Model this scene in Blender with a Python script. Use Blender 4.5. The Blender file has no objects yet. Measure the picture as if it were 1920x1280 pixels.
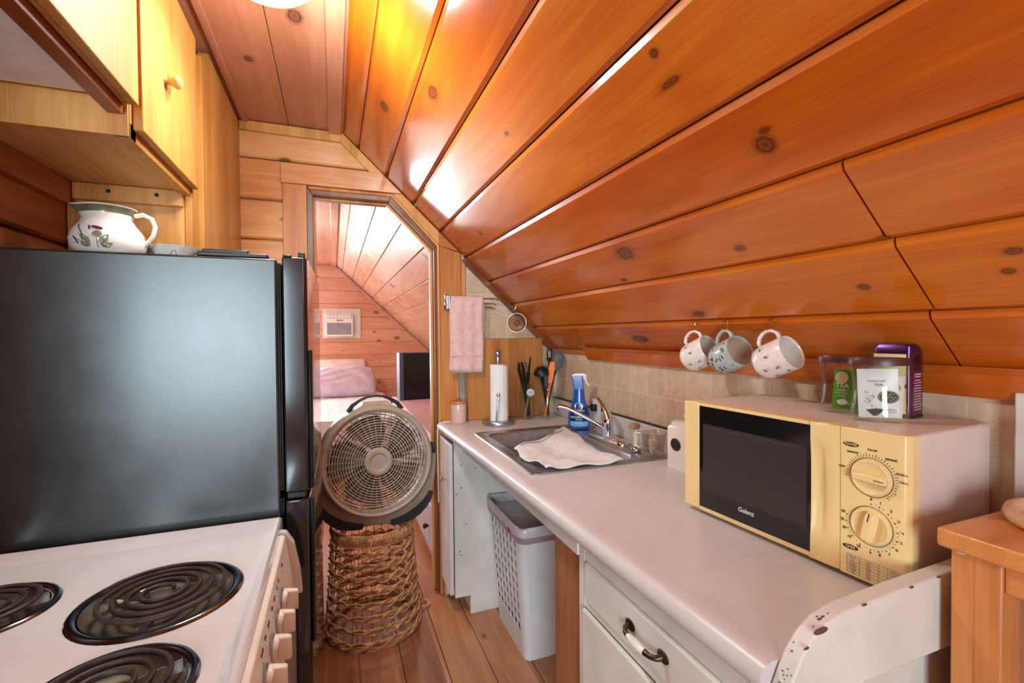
import bpy, bmesh, math, random
from mathutils import Vector, Matrix
random.seed(7)
PI = math.pi
S = bpy.context.scene
COL = S.collection

# ------------------------------------------------------------------ camera, world, lights, exposure
cam_d = bpy.data.cameras.new('camera')
cam = bpy.data.objects.new('camera', cam_d)
COL.objects.link(cam)
cam_d.sensor_width = 36.0
cam_d.sensor_fit = 'HORIZONTAL'
cam_d.lens = 36.0 * 873.49 / 1920
cam_d.clip_start = 0.02
_y, _p, _r = math.radians(20.921), math.radians(1.0215), math.radians(-0.461)
_F = Vector((math.sin(_y), math.cos(_y), 0)); _R = Vector((math.cos(_y), -math.sin(_y), 0)); _U = Vector((0, 0, 1))
_F2 = _F * math.cos(_p) - _U * math.sin(_p); _U2 = _U * math.cos(_p) + _F * math.sin(_p)
_R3 = _R * math.cos(_r) + _U2 * math.sin(_r); _U3 = _U2 * math.cos(_r) - _R * math.sin(_r)
m = Matrix((_R3, _U3, -_F2)).transposed().to_4x4()
m.translation = (0, 0, 1.38)
cam.matrix_world = m
S.camera = cam

w = bpy.data.worlds.new('world'); S.world = w
w.use_nodes = True
w.node_tree.nodes['Background'].inputs[0].default_value = (0.9, 0.95, 1, 1)
w.node_tree.nodes['Background'].inputs[1].default_value = 0.6

S.view_settings.view_transform = 'Standard'
S.view_settings.look = 'None'
S.view_settings.gamma = 1.0
S.view_settings.use_curve_mapping = False
S.view_settings.exposure = 0.27
S.cycles.use_denoising = True
S.cycles.max_bounces = 8
S.cycles.transparent_max_bounces = 32
S.cycles.sample_clamp_indirect = 8.0


def light(name, kind, loc, power, col, size=0.1, size_y=None, rot=(0, 0, 0), shape='RECTANGLE'):
    d = bpy.data.lights.new(name, kind)
    d.energy = power; d.color = col
    if kind == 'AREA':
        d.shape = shape; d.size = size
        if shape == 'DISK': d.spread = math.radians(150)
        if size_y: d.size_y = size_y
    else:
        d.shadow_soft_size = size
    o = bpy.data.objects.new(name, d); COL.objects.link(o)
    o.location = loc; o.rotation_euler = rot
    return o


# ceiling lamp, daylight through the window behind the camera, daylight through the bedroom window
light('lamp_light', 'POINT', (0.0, 1.37, 2.10), 14, (0.85, 0.97, 0.98), 0.06)
light('lamp_downlight', 'AREA', (-0.11, 1.37, 2.270), 5, (0.85, 0.97, 0.98), 0.16, None, (0, 0, 0), 'DISK')
light('window_daylight', 'AREA', (-1.05, -2.55, 1.38), 98, (0.74, 0.91, 1.0), 1.1, 1.35, (PI / 2, 0, 0))
light('bedroom_daylight', 'AREA', (-.92, 7.16, 1.28), 62, (0.84, 0.95, 1.0), 1.04, 1.2, (-PI / 2, 0, 0))
light('bedroom_fill', 'POINT', (-.6, 4.4, 2.1), 60, (0.66, 0.86, 1.0), 0.12)  # added fill light that brightens the bedroom; no fixture belongs to it


# ------------------------------------------------------------------ helpers
def lin(c):
    return tuple((x / 12.92 if x <= 0.04045 else ((x + 0.055) / 1.055) ** 2.4) for x in [v / 255 for v in c]) + (1,)


class NT:
    def __init__(s, name):
        s.m = bpy.data.materials.new(name); s.m.use_nodes = True
        s.t = s.m.node_tree; s.b = s.t.nodes['Principled BSDF']; s.out = s.t.nodes['Material Output']

    def n(s, typ, **k):
        x = s.t.nodes.new(typ)
        for a, b in k.items(): setattr(x, a, b)
        return x

    def l(s, a, b): s.t.links.new(a, b)

    def put(s, sock, v):
        if isinstance(v, bpy.types.NodeSocket): s.l(v, sock)
        else: sock.default_value = v

    def math(s, op, a, b=0.0, c=None):
        x = s.n('ShaderNodeMath', operation=op)
        s.put(x.inputs[0], a); s.put(x.inputs[1], b)
        if c is not None: s.put(x.inputs[2], c)
        return x.outputs[0]

    def xyz(s, a, b, c):
        x = s.n('ShaderNodeCombineXYZ')
        s.put(x.inputs[0], a); s.put(x.inputs[1], b); s.put(x.inputs[2], c)
        return x.outputs[0]

    def noise(s, vec, scale=5, detail=3, rough=.5, dist=0):
        x = s.n('ShaderNodeTexNoise'); s.l(vec, x.inputs['Vector'])
        x.inputs['Scale'].default_value = scale; x.inputs['Detail'].default_value = detail
        x.inputs['Roughness'].default_value = rough; x.inputs['Distortion'].default_value = dist
        return x.outputs['Fac']

    def mix(s, f, a, b, mode='MIX'):
        x = s.n('ShaderNodeMix', data_type='RGBA', blend_type=mode)
        s.put(x.inputs[0], f); s.put(x.inputs[6], a); s.put(x.inputs[7], b)
        return x.outputs[2]

    def ramp(s, f, stops):
        x = s.n('ShaderNodeValToRGB'); s.l(f, x.inputs[0])
        e = x.color_ramp.elements
        while len(e) < len(stops): e.new(0.5)
        for i, (p, c) in enumerate(stops):
            e[i].position = p; e[i].color = c if len(c) == 4 else tuple(c) + (1,)
        return x.outputs[0]

    def obj(s):
        x = s.n('ShaderNodeTexCoord'); sp = s.n('ShaderNodeSeparateXYZ')
        s.l(x.outputs['Object'], sp.inputs[0])
        return x.outputs['Object'], sp.outputs

    def bump(s, h, strength=.3, dist=.01):
        x = s.n('ShaderNodeBump'); s.l(h, x.inputs['Height'])
        x.inputs['Strength'].default_value = strength; x.inputs['Distance'].default_value = dist
        s.l(x.outputs[0], s.b.inputs['Normal'])


def mat(name, c, rough=.5, metal=0.0, coat=0.0, var=.08, vscale=14, bump=0.0, bscale=200, trans=0.0, ior=1.45, spec=.5, sheen=0.0, emit=0.0, stretch=(1, 1, 1)):
    q = NT(name); b = q.b
    v, sp = q.obj()
    vm = q.n('ShaderNodeMapping'); q.l(v, vm.inputs[0]); vm.inputs['Scale'].default_value = stretch
    v = vm.outputs[0]
    col = lin(c)
    if var:
        f = q.noise(v, vscale, 4)
        d = tuple(x * (1 - var * 2) for x in col[:3]) + (1,); l_ = tuple(min(1, x * (1 + var)) for x in col[:3]) + (1,)
        q.l(q.ramp(f, [(.3, d), (.7, l_)]), b.inputs['Base Color'])
        rr = q.n('ShaderNodeMapRange'); q.l(f, rr.inputs[0]); rr.inputs[3].default_value = rough * .85; rr.inputs[4].default_value = min(1, rough * 1.15)
        q.l(rr.outputs[0], b.inputs['Roughness'])
    else:
        b.inputs['Base Color'].default_value = col; b.inputs['Roughness'].default_value = rough
    b.inputs['Metallic'].default_value = metal
    b.inputs['Coat Weight'].default_value = coat; b.inputs['Coat Roughness'].default_value = .08
    b.inputs['Transmission Weight'].default_value = trans; b.inputs['IOR'].default_value = ior
    b.inputs['Specular IOR Level'].default_value = spec
    b.inputs['Sheen Weight'].default_value = sheen
    if emit:
        b.inputs['Emission Color'].default_value = col; b.inputs['Emission Strength'].default_value = emit
    if bump: q.bump(q.noise(v, bscale, 2), bump, .002)
    return q.m


def glass(name, tint=(250, 252, 250), amount=.06, edge=.45, rough=.03):
    """thin clear glass: mostly see-through with reflections, tinted a little"""
    q = NT(name)
    q.t.nodes.remove(q.b)
    lw = q.n('ShaderNodeLayerWeight'); lw.inputs[0].default_value = .5
    tr = q.n('ShaderNodeBsdfTransparent'); tr.inputs[0].default_value = lin(tint)
    gl = q.n('ShaderNodeBsdfGlossy'); gl.inputs['Roughness'].default_value = rough; gl.inputs[0].default_value = (1, 1, 1, 1)
    ms = q.n('ShaderNodeMixShader')
    v, sp = q.obj()
    nz = q.noise(v, 30, 2)
    f = q.math('ADD', q.math('MULTIPLY', q.math('POWER', lw.outputs[1], 4.0), edge), q.math('MULTIPLY_ADD', nz, amount * .20, .02))
    q.l(f, ms.inputs[0]); q.l(tr.outputs[0], ms.inputs[1]); q.l(gl.outputs[0], ms.inputs[2])
    q.l(ms.outputs[0], q.out.inputs[0])
    return q.m


def wood(name, dark, midc, light_, grain='Y', across='X', width=.1345, off=.123, rough=.32, coat=.25, vary=.25, kden=.5, knots=(), fine=1.0, bump=.08, hue=.0, kcol=(62, 26, 10)):
    q = NT(name); b = q.b
    v, sp = q.obj()
    ix = {'X': 0, 'Y': 1, 'Z': 2}
    al = sp[ix[grain]]; ac = sp[ix[across]]
    th = sp[[i for i in range(3) if i not in (ix[grain], ix[across])][0]]
    idx = q.math('FLOOR', q.math('DIVIDE', q.math('SUBTRACT', ac, off), width))
    wn = q.n('ShaderNodeTexWhiteNoise', noise_dimensions='1D'); q.l(idx, wn.inputs['W'])
    rnd = wn.outputs['Value']
    al2 = q.math('ADD', al, q.math('MULTIPLY', rnd, 7.3))
    # knots: a scattering plus the ones listed
    vv = q.xyz(q.math('DIVIDE', al2, .34), q.math('DIVIDE', ac, .19), q.math('MULTIPLY', rnd, 9.0))
    vo = q.n('ShaderNodeTexVoronoi', voronoi_dimensions='2D'); q.l(vv, vo.inputs['Vector']); vo.inputs['Scale'].default_value = 1.0
    sc = q.n('ShaderNodeSeparateColor'); q.l(vo.outputs['Color'], sc.inputs[0])
    size = q.math('MULTIPLY', q.math('GREATER_THAN', sc.outputs[0], 1 - kden), q.math('ADD', q.math('MULTIPLY', sc.outputs[1], .07), .02))
    kd = q.math('DIVIDE', vo.outputs['Distance'], q.math('MAXIMUM', size, .002))
    for (u, w_, ru, rw) in knots:
        du = q.math('DIVIDE', q.math('SUBTRACT', al, u), ru); dw = q.math('DIVIDE', q.math('SUBTRACT', ac, w_), rw)
        kd = q.math('MINIMUM', kd, q.math('SQRT', q.math('ADD', q.math('MULTIPLY', du, du), q.math('MULTIPLY', dw, dw))))
    wob = q.noise(v, 60, 2)
    kd = q.math('ADD', kd, q.math('MULTIPLY', q.math('SUBTRACT', wob, .5), .5))
    swirl = q.math('DIVIDE', 4.0, q.math('ADD', 1.0, q.math('MULTIPLY', kd, kd)))
    # broad figure
    n1 = q.noise(q.xyz(q.math('MULTIPLY', al2, .9), q.math('MULTIPLY', ac, 9.0), q.math('ADD', th, q.math('MULTIPLY', rnd, 30))), 1.0, 2)
    ph = q.math('ADD', q.math('MULTIPLY', n1, 42.0 * fine), q.math('MULTIPLY', swirl, 2.2))
    rings = q.math('MULTIPLY_ADD', q.math('SINE', ph), .5, .5)
    fib = q.noise(q.xyz(q.math('MULTIPLY', al2, 4.0), q.math('MULTIPLY', ac, 260.0), q.math('MULTIPLY', th, 260.0)), 1.0, 3)
    big = q.noise(q.xyz(q.math('MULTIPLY', al2, 1.3), q.math('MULTIPLY', ac, 7.0), rnd), 1.0, 3)
    f = q.math('ADD', q.math('MULTIPLY', rings, .10), q.math('ADD', q.math('MULTIPLY', fib, .36), q.math('MULTIPLY', big, .54)))
    f = q.math('ADD', f, q.math('MULTIPLY', q.math('SUBTRACT', rnd, .5), vary))
    base = q.ramp(f, [(.25, lin(dark)), (.5, lin(midc)), (.75, lin(light_))])
    kf = q.ramp(kd, [(.0, (1, 1, 1)), (.62, (.75, .75, .75)), (.78, (.95, .95, .95)), (1.0, (.55, .55, .55)), (1.5, (0.12, .12, .12)), (2.6, (0, 0, 0))])
    # ramp positions are limited to 0..1, so scale the distance first
    base = q.mix(q.ramp(q.math('DIVIDE', kd, 3.0), [(0, (.85,) * 3), (.2, (.6,) * 3), (.27, (.92,) * 3), (.36, (.5,) * 3), (.55, (.12,) * 3), (1.0, (0, 0, 0))]), base, lin(kcol))
    q.l(base, b.inputs['Base Color'])
    b.inputs['Roughness'].default_value = rough
    b.inputs['Coat Weight'].default_value = coat; b.inputs['Coat Roughness'].default_value = .1
    q.bump(q.math('ADD', q.math('MULTIPLY', fib, .3), q.math('MULTIPLY', big, .7)), bump, .004)
    return q.m


def tiles(name, ua, uo, va, vo_, w=.1158, h=.118):
    q = NT(name); b = q.b
    v, sp = q.obj()
    ix = {'X': 0, 'Y': 1, 'Z': 2}
    vec = q.xyz(q.math('ADD', sp[ix[ua]], -uo + 50 * w), q.math('ADD', sp[ix[va]], -vo_ + 20 * h), 0.0)
    br = q.n('ShaderNodeTexBrick', offset=0.0, squash=1.0); q.l(vec, br.inputs['Vector'])
    br.inputs['Scale'].default_value = 1.0; br.inputs['Brick Width'].default_value = w; br.inputs['Row Height'].default_value = h
    br.inputs['Mortar Size'].default_value = .0022; br.inputs['Mortar Smooth'].default_value = .1; br.inputs['Bias'].default_value = 0
    br.inputs['Color1'].default_value = lin((228, 208, 184)); br.inputs['Color2'].default_value = lin((214, 192, 168)); br.inputs['Mortar'].default_value = lin((236, 220, 196))
    n = q.noise(v, 28, 6, .65); n2 = q.noise(v, 160, 2)
    c = q.mix(.8, br.outputs['Color'], q.ramp(n, [(.25, lin((196, 172, 148))), (.5, lin((240, 226, 210))), (.75, lin((255, 250, 244)))]), 'MULTIPLY')
    c = q.mix(.3, c, br.outputs['Color'])
    c = q.mix(q.math('MULTIPLY', q.math('LESS_THAN', n2, .3), .5), c, lin((120, 84, 60)))
    c = q.mix(br.outputs['Fac'], c, lin((226, 206, 180)))
    q.l(c, b.inputs['Base Color'])
    b.inputs['Roughness'].default_value = .5
    q.bump(q.math('MULTIPLY', br.outputs['Fac'], -1.0), .4, .003)
    return q.m


class MB:
    def __init__(s): s.b = bmesh.new()

    def face(s, pts):
        vs = [s.b.verts.new(p) for p in pts]
        try: return s.b.faces.new(vs)
        except ValueError: return None

    def box(s, x0, x1, y0, y1, z0, z1):
        r = bmesh.ops.create_cube(s.b, size=1.0)
        bmesh.ops.scale(s.b, vec=(abs(x1 - x0), abs(y1 - y0), abs(z1 - z0)), verts=r['verts'])
        bmesh.ops.translate(s.b, vec=((x0 + x1) / 2, (y0 + y1) / 2, (z0 + z1) / 2), verts=r['verts'])
        return s

    def loft(s, rings, closed=True, cap=True):
        """rings: lists of points with equal counts"""
        R = [[s.b.verts.new(p) for p in r] for r in rings]
        n = len(R[0])
        for a, c in zip(R, R[1:]):
            for i in range(n if closed else n - 1):
                j = (i + 1) % n
                try: s.b.faces.new((a[i], a[j], c[j], c[i]))
                except ValueError: pass
        if cap and n > 2:
            for r in (R[0], R[-1]):
                try: s.b.faces.new(r)
                except ValueError: pass
        return s

    def prism(s, poly, fn, a, b_):
        """2d polygon, fn(u,v,w) -> point, from w=a to w=b"""
        return s.loft([[fn(u, v, a) for u, v in poly], [fn(u, v, b_) for u, v in poly]])

    def lathe(s, prof, c=(0, 0, 0), seg=32, sx=1.0, sy=1.0, cap=False, rot=None):
        rings = []
        for r, z in prof:
            ring = []
            for i in range(seg):
                t = 2 * PI * i / seg
                p = Vector((math.cos(t) * r * sx, math.sin(t) * r * sy, z))
                if rot: p = rot @ p
                ring.append(p + Vector(c))
            rings.append(ring)
        return s.loft(rings, True, cap)

    def cyl(s, p0, p1, r0, r1=None, seg=16):
        return s.tube([p0, p1], [r0, r0 if r1 is None else r1], seg)

    def tube(s, pts, r, seg=8, closed=False, cap=True, flat=None):
        """swept round bar; flat=(w,h) gives an elliptical section"""
        pts = [Vector(p) for p in pts]
        n = len(pts)
        if not hasattr(r, '__len__'): r = [r] * n
        rings = []; up = None
        for i in range(n):
            if closed: d = pts[(i + 1) % n] - pts[i - 1]
            else: d = pts[min(i + 1, n - 1)] - pts[max(i - 1, 0)]
            d.normalize()
            if up is None:
                up = Vector((0, 0, 1)) if abs(d.z) < .9 else Vector((1, 0, 0))
            a = d.cross(up)
            if a.length < 1e-5: a = d.orthogonal()
            a.normalize(); up = a.cross(d).normalized()
            fw, fh = flat if flat else (1, 1)
            rings.append([pts[i] + (a * math.cos(2 * PI * k / seg) * fw + up * math.sin(2 * PI * k / seg) * fh) * r[i] for k in range(seg)])
        if closed: rings.append(rings[0]); return s.loft_shared(rings)
        return s.loft(rings, True, cap)

    def loft_shared(s, rings):
        R = [[s.b.verts.new(p) for p in r] for r in rings[:-1]]
        R.append(R[0]); n = len(R[0])
        for a, c in zip(R, R[1:]):
            for i in range(n):
                j = (i + 1) % n
                try: s.b.faces.new((a[i], a[j], c[j], c[i]))
                except ValueError: pass
        return s

    def ball(s, c, r, sx=1, sy=1, sz=1, seg=16):
        q = bmesh.ops.create_uvsphere(s.b, u_segments=seg, v_segments=max(6, seg // 2), radius=r)
        bmesh.ops.scale(s.b, vec=(sx, sy, sz), verts=q['verts'])
        bmesh.ops.translate(s.b, vec=c, verts=q['verts'])
        return s

    def build(s, name, m_, parent=None, world=False, smooth=40, bevel=0.0, seg=2, mx=None):
        b = s.b
        if mx is not None: bmesh.ops.transform(b, matrix=mx, verts=b.verts)
        bmesh.ops.recalc_face_normals(b, faces=b.faces)
        me = bpy.data.meshes.new(name); b.to_mesh(me); b.free()
        me.materials.append(m_)
        if smooth:
            me.polygons.foreach_set('use_smooth', [True] * len(me.polygons))
            me.set_sharp_from_angle(angle=math.radians(smooth))
        o = bpy.data.objects.new(name, me); COL.objects.link(o)
        if parent:
            o.parent = parent
            if world:
                q = parent; M = q.matrix_basis.copy()
                while q.parent:
                    M = q.parent.matrix_basis @ q.matrix_parent_inverse @ M if False else (q.parent.matrix_basis @ q.matrix_parent_inverse @ M)
                    q = q.parent
                o.matrix_parent_inverse = M.inverted()
        if bevel:
            mod = o.modifiers.new('bevel', 'BEVEL'); mod.width = bevel; mod.segments = seg; mod.limit_method = 'ANGLE'; mod.angle_limit = math.radians(35)
            mod.harden_normals = False
        return o


def thing(name, label, cat, loc=(0, 0, 0), rz=0.0, group=None, mx=None):
    o = bpy.data.objects.new(name, None); COL.objects.link(o)
    o.empty_display_size = .02
    if mx is not None: o.matrix_basis = mx
    else: o.location = loc; o.rotation_euler = (0, 0, rz)
    o['label'] = label; o['category'] = cat
    if group: o['group'] = group
    if mx is None:
        o.matrix_basis = Matrix.Translation(loc) @ Matrix.Rotation(rz, 4, 'Z')
    return o


def tag(o, label, cat, group=None):
    o['label'] = label; o['category'] = cat
    if group: o['group'] = group
    return o


def struct(o):
    o['kind'] = 'structure'; return o


def clip(poly, a, b, c):
    """keep a*u+b*v<=c"""
    out = []
    for i in range(len(poly)):
        p, q = poly[i], poly[(i + 1) % len(poly)]
        dp = a * p[0] + b * p[1] - c; dq = a * q[0] + b * q[1] - c
        if dp <= 0: out.append(p)
        if dp * dq < 0:
            t = dp / (dp - dq); out.append((p[0] + t * (q[0] - p[0]), p[1] + t * (q[1] - p[1])))
    return out


def boards(mb, poly, edges, fn, thick=.018, gap=.004, ch=.005, along_u=True):
    """boards running along u, split along v at the given edges; fn(u,v,w): w>0 goes into the wall"""
    for v0, v1 in zip(edges, edges[1:]):
        def band(a, b):
            p = clip(clip(poly, 0, -1, -a), 0, 1, b)
            q = []
            for x in p:
                if not q or (abs(x[0] - q[-1][0]) + abs(x[1] - q[-1][1])) > 1e-6: q.append(x)
            if len(q) > 1 and abs(q[0][0] - q[-1][0]) + abs(q[0][1] - q[-1][1]) < 1e-6: q.pop()
            return q
        g = gap / 2
        a = band(v0 + g + ch, v1 - g - ch); b = band(v0 + g, v1 - g)
        if len(b) < 3: continue
        if len(a) == len(b):
            mb.loft([[fn(u, v, 0) for u, v in a], [fn(u, v, ch * .95) for u, v in b], [fn(u, v, thick) for u, v in b]])
        else:
            mb.loft([[fn(u, v, 0) for u, v in b], [fn(u, v, thick) for u, v in b]])
    return mb


def text(strings, m_, name, parent, depth=.0004):
    """strings: (txt, size, origin, xdir, ydir); one mesh, coordinates local to the parent"""
    mb = MB()
    for txt, size, o0, xd, yd in strings:
        cu = bpy.data.curves.new('t', 'FONT'); cu.body = txt; cu.size = size; cu.align_x = 'CENTER'; cu.align_y = 'CENTER'; cu.extrude = depth
        cu.resolution_u = 3
        to = bpy.data.objects.new('t', cu)
        me = bpy.data.meshes.new_from_object(to)
        X = Vector(xd).normalized(); Y = Vector(yd).normalized(); Z = X.cross(Y)
        M = Matrix((X, Y, Z)).transposed().to_4x4(); M.translation = o0
        me.transform(M); mb.b.from_mesh(me)
        bpy.data.meshes.remove(me); bpy.data.objects.remove(to); bpy.data.curves.remove(cu)
    return mb.build(name, m_, parent, smooth=0)


def sl(x): return 2.417 - .945 * x          # the sloped ceiling: z at a given x
NSL = Vector((-.945, 0, -1)).normalized()   # its normal, into the room

# ------------------------------------------------------------------ materials
PK = [(.713, .556, .009, .0055), (.721, .600, .022, .0045), (.633, .739, .017, .012), (.619, .720, .009, .004), (1.219, .841, .034, .016),
      (.831, .891, .013, .006), (1.329, .912, .014, .005), (.628, 1.004, .011, .006), (1.124, 1.040, .022, .008), (1.532, 1.125, .04, .012),
      (1.828, .189, .030, .012), (1.46, .30, .03, .012), (.393, .971, .011, .005), (1.285, .48, .010, .004), (.41, 1.0, .008, .004), (.547, .924, .012, .005)]
W_SLOPE = wood('pine_slope', (180, 78, 16), (204, 102, 24), (222, 128, 36), 'Y', 'X', .1345, .123, .24, .35, .20, .06, PK)
W_CEIL = wood('pine_ceiling', (172, 106, 76), (190, 122, 92), (204, 138, 106), 'Y', 'X', .15, -.365, .35, .15, .2, .15, [(1.6, -.10, .03, .02), (1.9, -.27, .018, .012)])
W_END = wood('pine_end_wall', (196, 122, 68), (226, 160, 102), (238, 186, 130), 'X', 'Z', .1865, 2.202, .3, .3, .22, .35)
W_CAS = wood('pine_casing', (186, 110, 52), (214, 146, 80), (230, 172, 104), 'Z', 'X', .13, 0, .45, .05, .3, .1)
W_DARKTRIM = wood('pine_dark_trim', (92, 48, 22), (124, 70, 34), (146, 88, 48), 'Y', 'X', .5, 0, .35, .2, .1, .0)
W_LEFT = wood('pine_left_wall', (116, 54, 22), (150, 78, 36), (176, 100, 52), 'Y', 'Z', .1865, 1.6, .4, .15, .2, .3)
W_CABV = wood('pine_cabinet', (164, 106, 46), (192, 134, 62), (208, 154, 82), 'Z', 'Y', .14, .08, .55, .03, .25, .3, [(1.54, 1.95, .028, .012), (1.33, 2.02, .03, .02)])
W_CABX = wood('pine_cabinet_underside', (176, 116, 62), (206, 150, 92), (222, 170, 112), 'Y', 'X', .13, -.40, .45, .1, .15, .1)
W_CABP = wood('pine_cabinet_panel', (182, 118, 52), (214, 154, 82), (230, 178, 108), 'Z', 'X', .12, -.6, .4, .15, .2, .15)
W_FLOOR = wood('plank_floor', (138, 82, 50), (178, 114, 72), (200, 140, 94), 'Y', 'X', .17, .06, .3, .3, .35, .12, bump=.12)
W_BED = wood('pine_bedroom', (200, 128, 92), (226, 162, 126), (238, 186, 152), 'X', 'Z', .1865, 2.202, .35, .2, .2, .6)
W_BSL = wood('pine_bedroom_slope', (190, 132, 104), (216, 162, 132), (230, 184, 158), 'Y', 'X', .1345, .123, .22, .4, .15, .6)
W_TABLE = wood('table_oak', (170, 92, 38), (206, 128, 62), (224, 152, 84), 'X', 'Y', .12, 0, .4, .2, .2, .05)
W_LEG = wood('table_leg_oak', (176, 100, 46), (206, 132, 68), (224, 154, 88), 'Z', 'Y', .2, 0, .45, .1, .1, .1)
W_BROWN = wood('oak_panel', (138, 82, 48), (164, 104, 66), (182, 124, 84), 'Z', 'Y', .4, 0, .5, .05, .1, .0)
W_BOARD = wood('maple_board', (150, 88, 38), (186, 120, 58), (206, 144, 80), 'Z', 'X', .045, 0, .5, .05, .22, .0)
W_TRAY = wood('pale_beech', (206, 160, 116), (226, 188, 148), (238, 206, 172), 'Y', 'X', .2, 0, .5, .05, .1, .0)
W_BEECH = wood('beech_knob', (206, 140, 70), (226, 168, 100), (236, 186, 124), 'Z', 'X', .2, 0, .35, .3, .1, .0)
TILE_R = tiles('tile_right', 'Y', 1.367, 'Z', 1.122)
TILE_E = tiles('tile_end', 'X', .674, 'Z', 1.122)
PAINT = mat('white_paint', (228, 222, 216), .45, var=.05, vscale=9, bump=.08, bscale=60)
PAINT2 = mat('worn_white_paint', (226, 220, 212), .5, var=.08, vscale=6, bump=.12, bscale=50)
LAMIN = mat('counter_laminate', (214, 206, 204), .32, var=.03, vscale=6, spec=.5)
ENAMEL = mat('white_enamel', (226, 218, 218), .16, coat=.4, var=.02)
ALMOND = mat('almond_plastic', (236, 224, 212), .35, var=.03)
BLACKG = mat('black_gloss', (66, 68, 70), .12, .8, coat=.5, var=0)
BLACKS = mat('black_textured_side', (80, 82, 82), .30, .75, var=.05, bump=.10, bscale=700)
BLACKP = mat('black_plastic', (22, 22, 24), .38, var=.1)
GASK = mat('black_rubber', (12, 12, 12), .6, var=.1)
STEEL = mat('brushed_steel', (182, 186, 192), .36, 1.0, var=.12, vscale=40, stretch=(1, 12, 1))
CHROME = mat('chrome', (212, 222, 232), .08, 1.0, var=0)
DARKCH = mat('burnt_chrome', (120, 128, 142), .14, 1.0, var=.2)
COIL = mat('burner_coil', (74, 62, 56), .55, .4, var=.2, vscale=60)
PAN = mat('drip_pan', (150, 138, 122), .35, .75, var=.25, vscale=24)
BRASS = mat('brass', (214, 164, 84), .22, 1.0, var=.1)
BRONZE = mat('antique_bronze', (92, 78, 58), .35, .9, var=.25, vscale=60)
CERAM = mat('white_ceramic', (240, 234, 226), .16, coat=.5, var=.03)
CERAMP = mat('speckled_pink_ceramic', (240, 226, 218), .2, coat=.4, var=.05, vscale=90)
CERAMB = mat('pale_blue_ceramic', (176, 190, 186), .2, coat=.4, var=.06, vscale=60)
CERIN = mat('beige_glaze', (214, 186, 160), .25, coat=.3, var=.05)
INK = mat('dark_ink', (40, 32, 30), .5, var=.1)
INK2 = mat('bare_wood_chip', (104, 76, 60), .7, var=.2)
INKG = mat('green_glaze', (138, 148, 116), .4, var=.2, vscale=60)
INKO = mat('olive_glaze', (112, 110, 84), .35, var=.15, vscale=30)
INKP = mat('plum_glaze', (96, 46, 60), .4, var=.15)
WING = mat('grey_wing', (206, 204, 204), .4, var=.05)
GOLDEN = mat('honey_dot', (196, 150, 80), .4, var=.1)
TAN = mat('tan_plastic', (186, 168, 148), .42, var=.06, bump=.05)
TAN2 = mat('tan_grille', (188, 168, 148), .45, var=.06)
NAVY = mat('navy_rubber', (42, 48, 60), .5, var=.1)
FANBL = mat('fan_blade', (98, 74, 62), .45, var=.1)
WICK = mat('wicker', (230, 174, 118), .5, var=.26, vscale=40, bump=.35, bscale=180)
WICK2 = mat('wicker_stake', (140, 96, 58), .7, var=.25, vscale=40)
BINW = mat('white_bin_plastic', (232, 228, 228), .35, var=.03)
LINER = mat('liner_film', (214, 206, 206), .25, var=.12, vscale=25, bump=.4, bscale=40)
LINERP = mat('mauve_band', (186, 150, 158), .4, var=.1)
RED = mat('red_sticker', (170, 30, 60), .4, var=.1)
TERRY = mat('white_terry', (240, 238, 236), .95, var=.06, vscale=50, bump=.9, bscale=420, sheen=.3)
PINKT = mat('pink_terry', (238, 198, 190), .95, var=.06, vscale=40, bump=.9, bscale=420, sheen=.3)
PAPER = mat('paper_towel', (244, 240, 236), .9, var=.02, bump=.4, bscale=260)
PINKG = mat('pink_glass_candle', (232, 192, 180), .25, coat=.4, var=.04)
CLEAR = glass('clear_glass')
CLEAR2 = glass('pressed_glass', (236, 218, 206), 1.0, .25, .3)
SMOKE = glass('thick_glass', (240, 236, 230), .7)
BLUEB = mat('blue_bottle', (18, 84, 176), .18, coat=.5, var=.1, vscale=30)
BLUED = mat('navy_label', (14, 40, 96), .35, var=.05)
BLUEL = mat('light_blue_label', (120, 176, 224), .35, var=.1)
WHITEP = mat('white_plastic', (240, 236, 230), .35, var=.02)
ORANGE = mat('orange_silicone', (240, 120, 14), .45, var=.05)
BLKNY = mat('black_nylon', (24, 23, 24), .42, var=.1)
WSPOON = mat('spoon_wood', (176, 120, 60), .6, var=.15, vscale=30, stretch=(6, 6, 1))
YEL = mat('aged_cream_plastic', (238, 208, 146), .32, var=.04, vscale=4)
MWBODY = mat('microwave_shell', (222, 202, 190), .38, var=.03)
MWGLASS = mat('microwave_door_glass', (22, 18, 18), .12, coat=.5, var=0)
MWMESH = mat('microwave_mesh', (54, 46, 44), .4, var=.1, vscale=300)
LIDPL = mat('plum_lid', (84, 44, 44), .35, var=.06)
PKTW = mat('white_foil_packet', (232, 228, 230), .3, var=.06, vscale=30, bump=.4, bscale=30)
PKTG = mat('green_packet', (86, 160, 30), .35, var=.15, vscale=20)
PKTG2 = mat('dark_green_packet', (52, 110, 34), .4, var=.15)
TINP = mat('purple_tin', (84, 26, 56), .3, .2, coat=.3, var=.08)
TINL = mat('purple_tin_lid', (82, 44, 96), .25, .7, var=.1)
TINB = mat('beige_tin_label', (226, 206, 150), .4, var=.06)
TINT = mat('pale_print', (220, 176, 186), .5, var=.02)
LAMPG = mat('lamp_glass', (255, 240, 212), .3, var=0, emit=1.6)
QUILT = mat('white_quilt', (236, 232, 230), .9, var=.05, vscale=20, bump=.5, bscale=40)
MAUVE = mat('mauve_satin', (204, 194, 212), .5, var=.08, vscale=12, sheen=.4)
PALEP = mat('pale_pillow', (238, 222, 216), .85, var=.03)
ROSE = mat('rose_cloth', (198, 150, 150), .8, var=.06)
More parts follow.
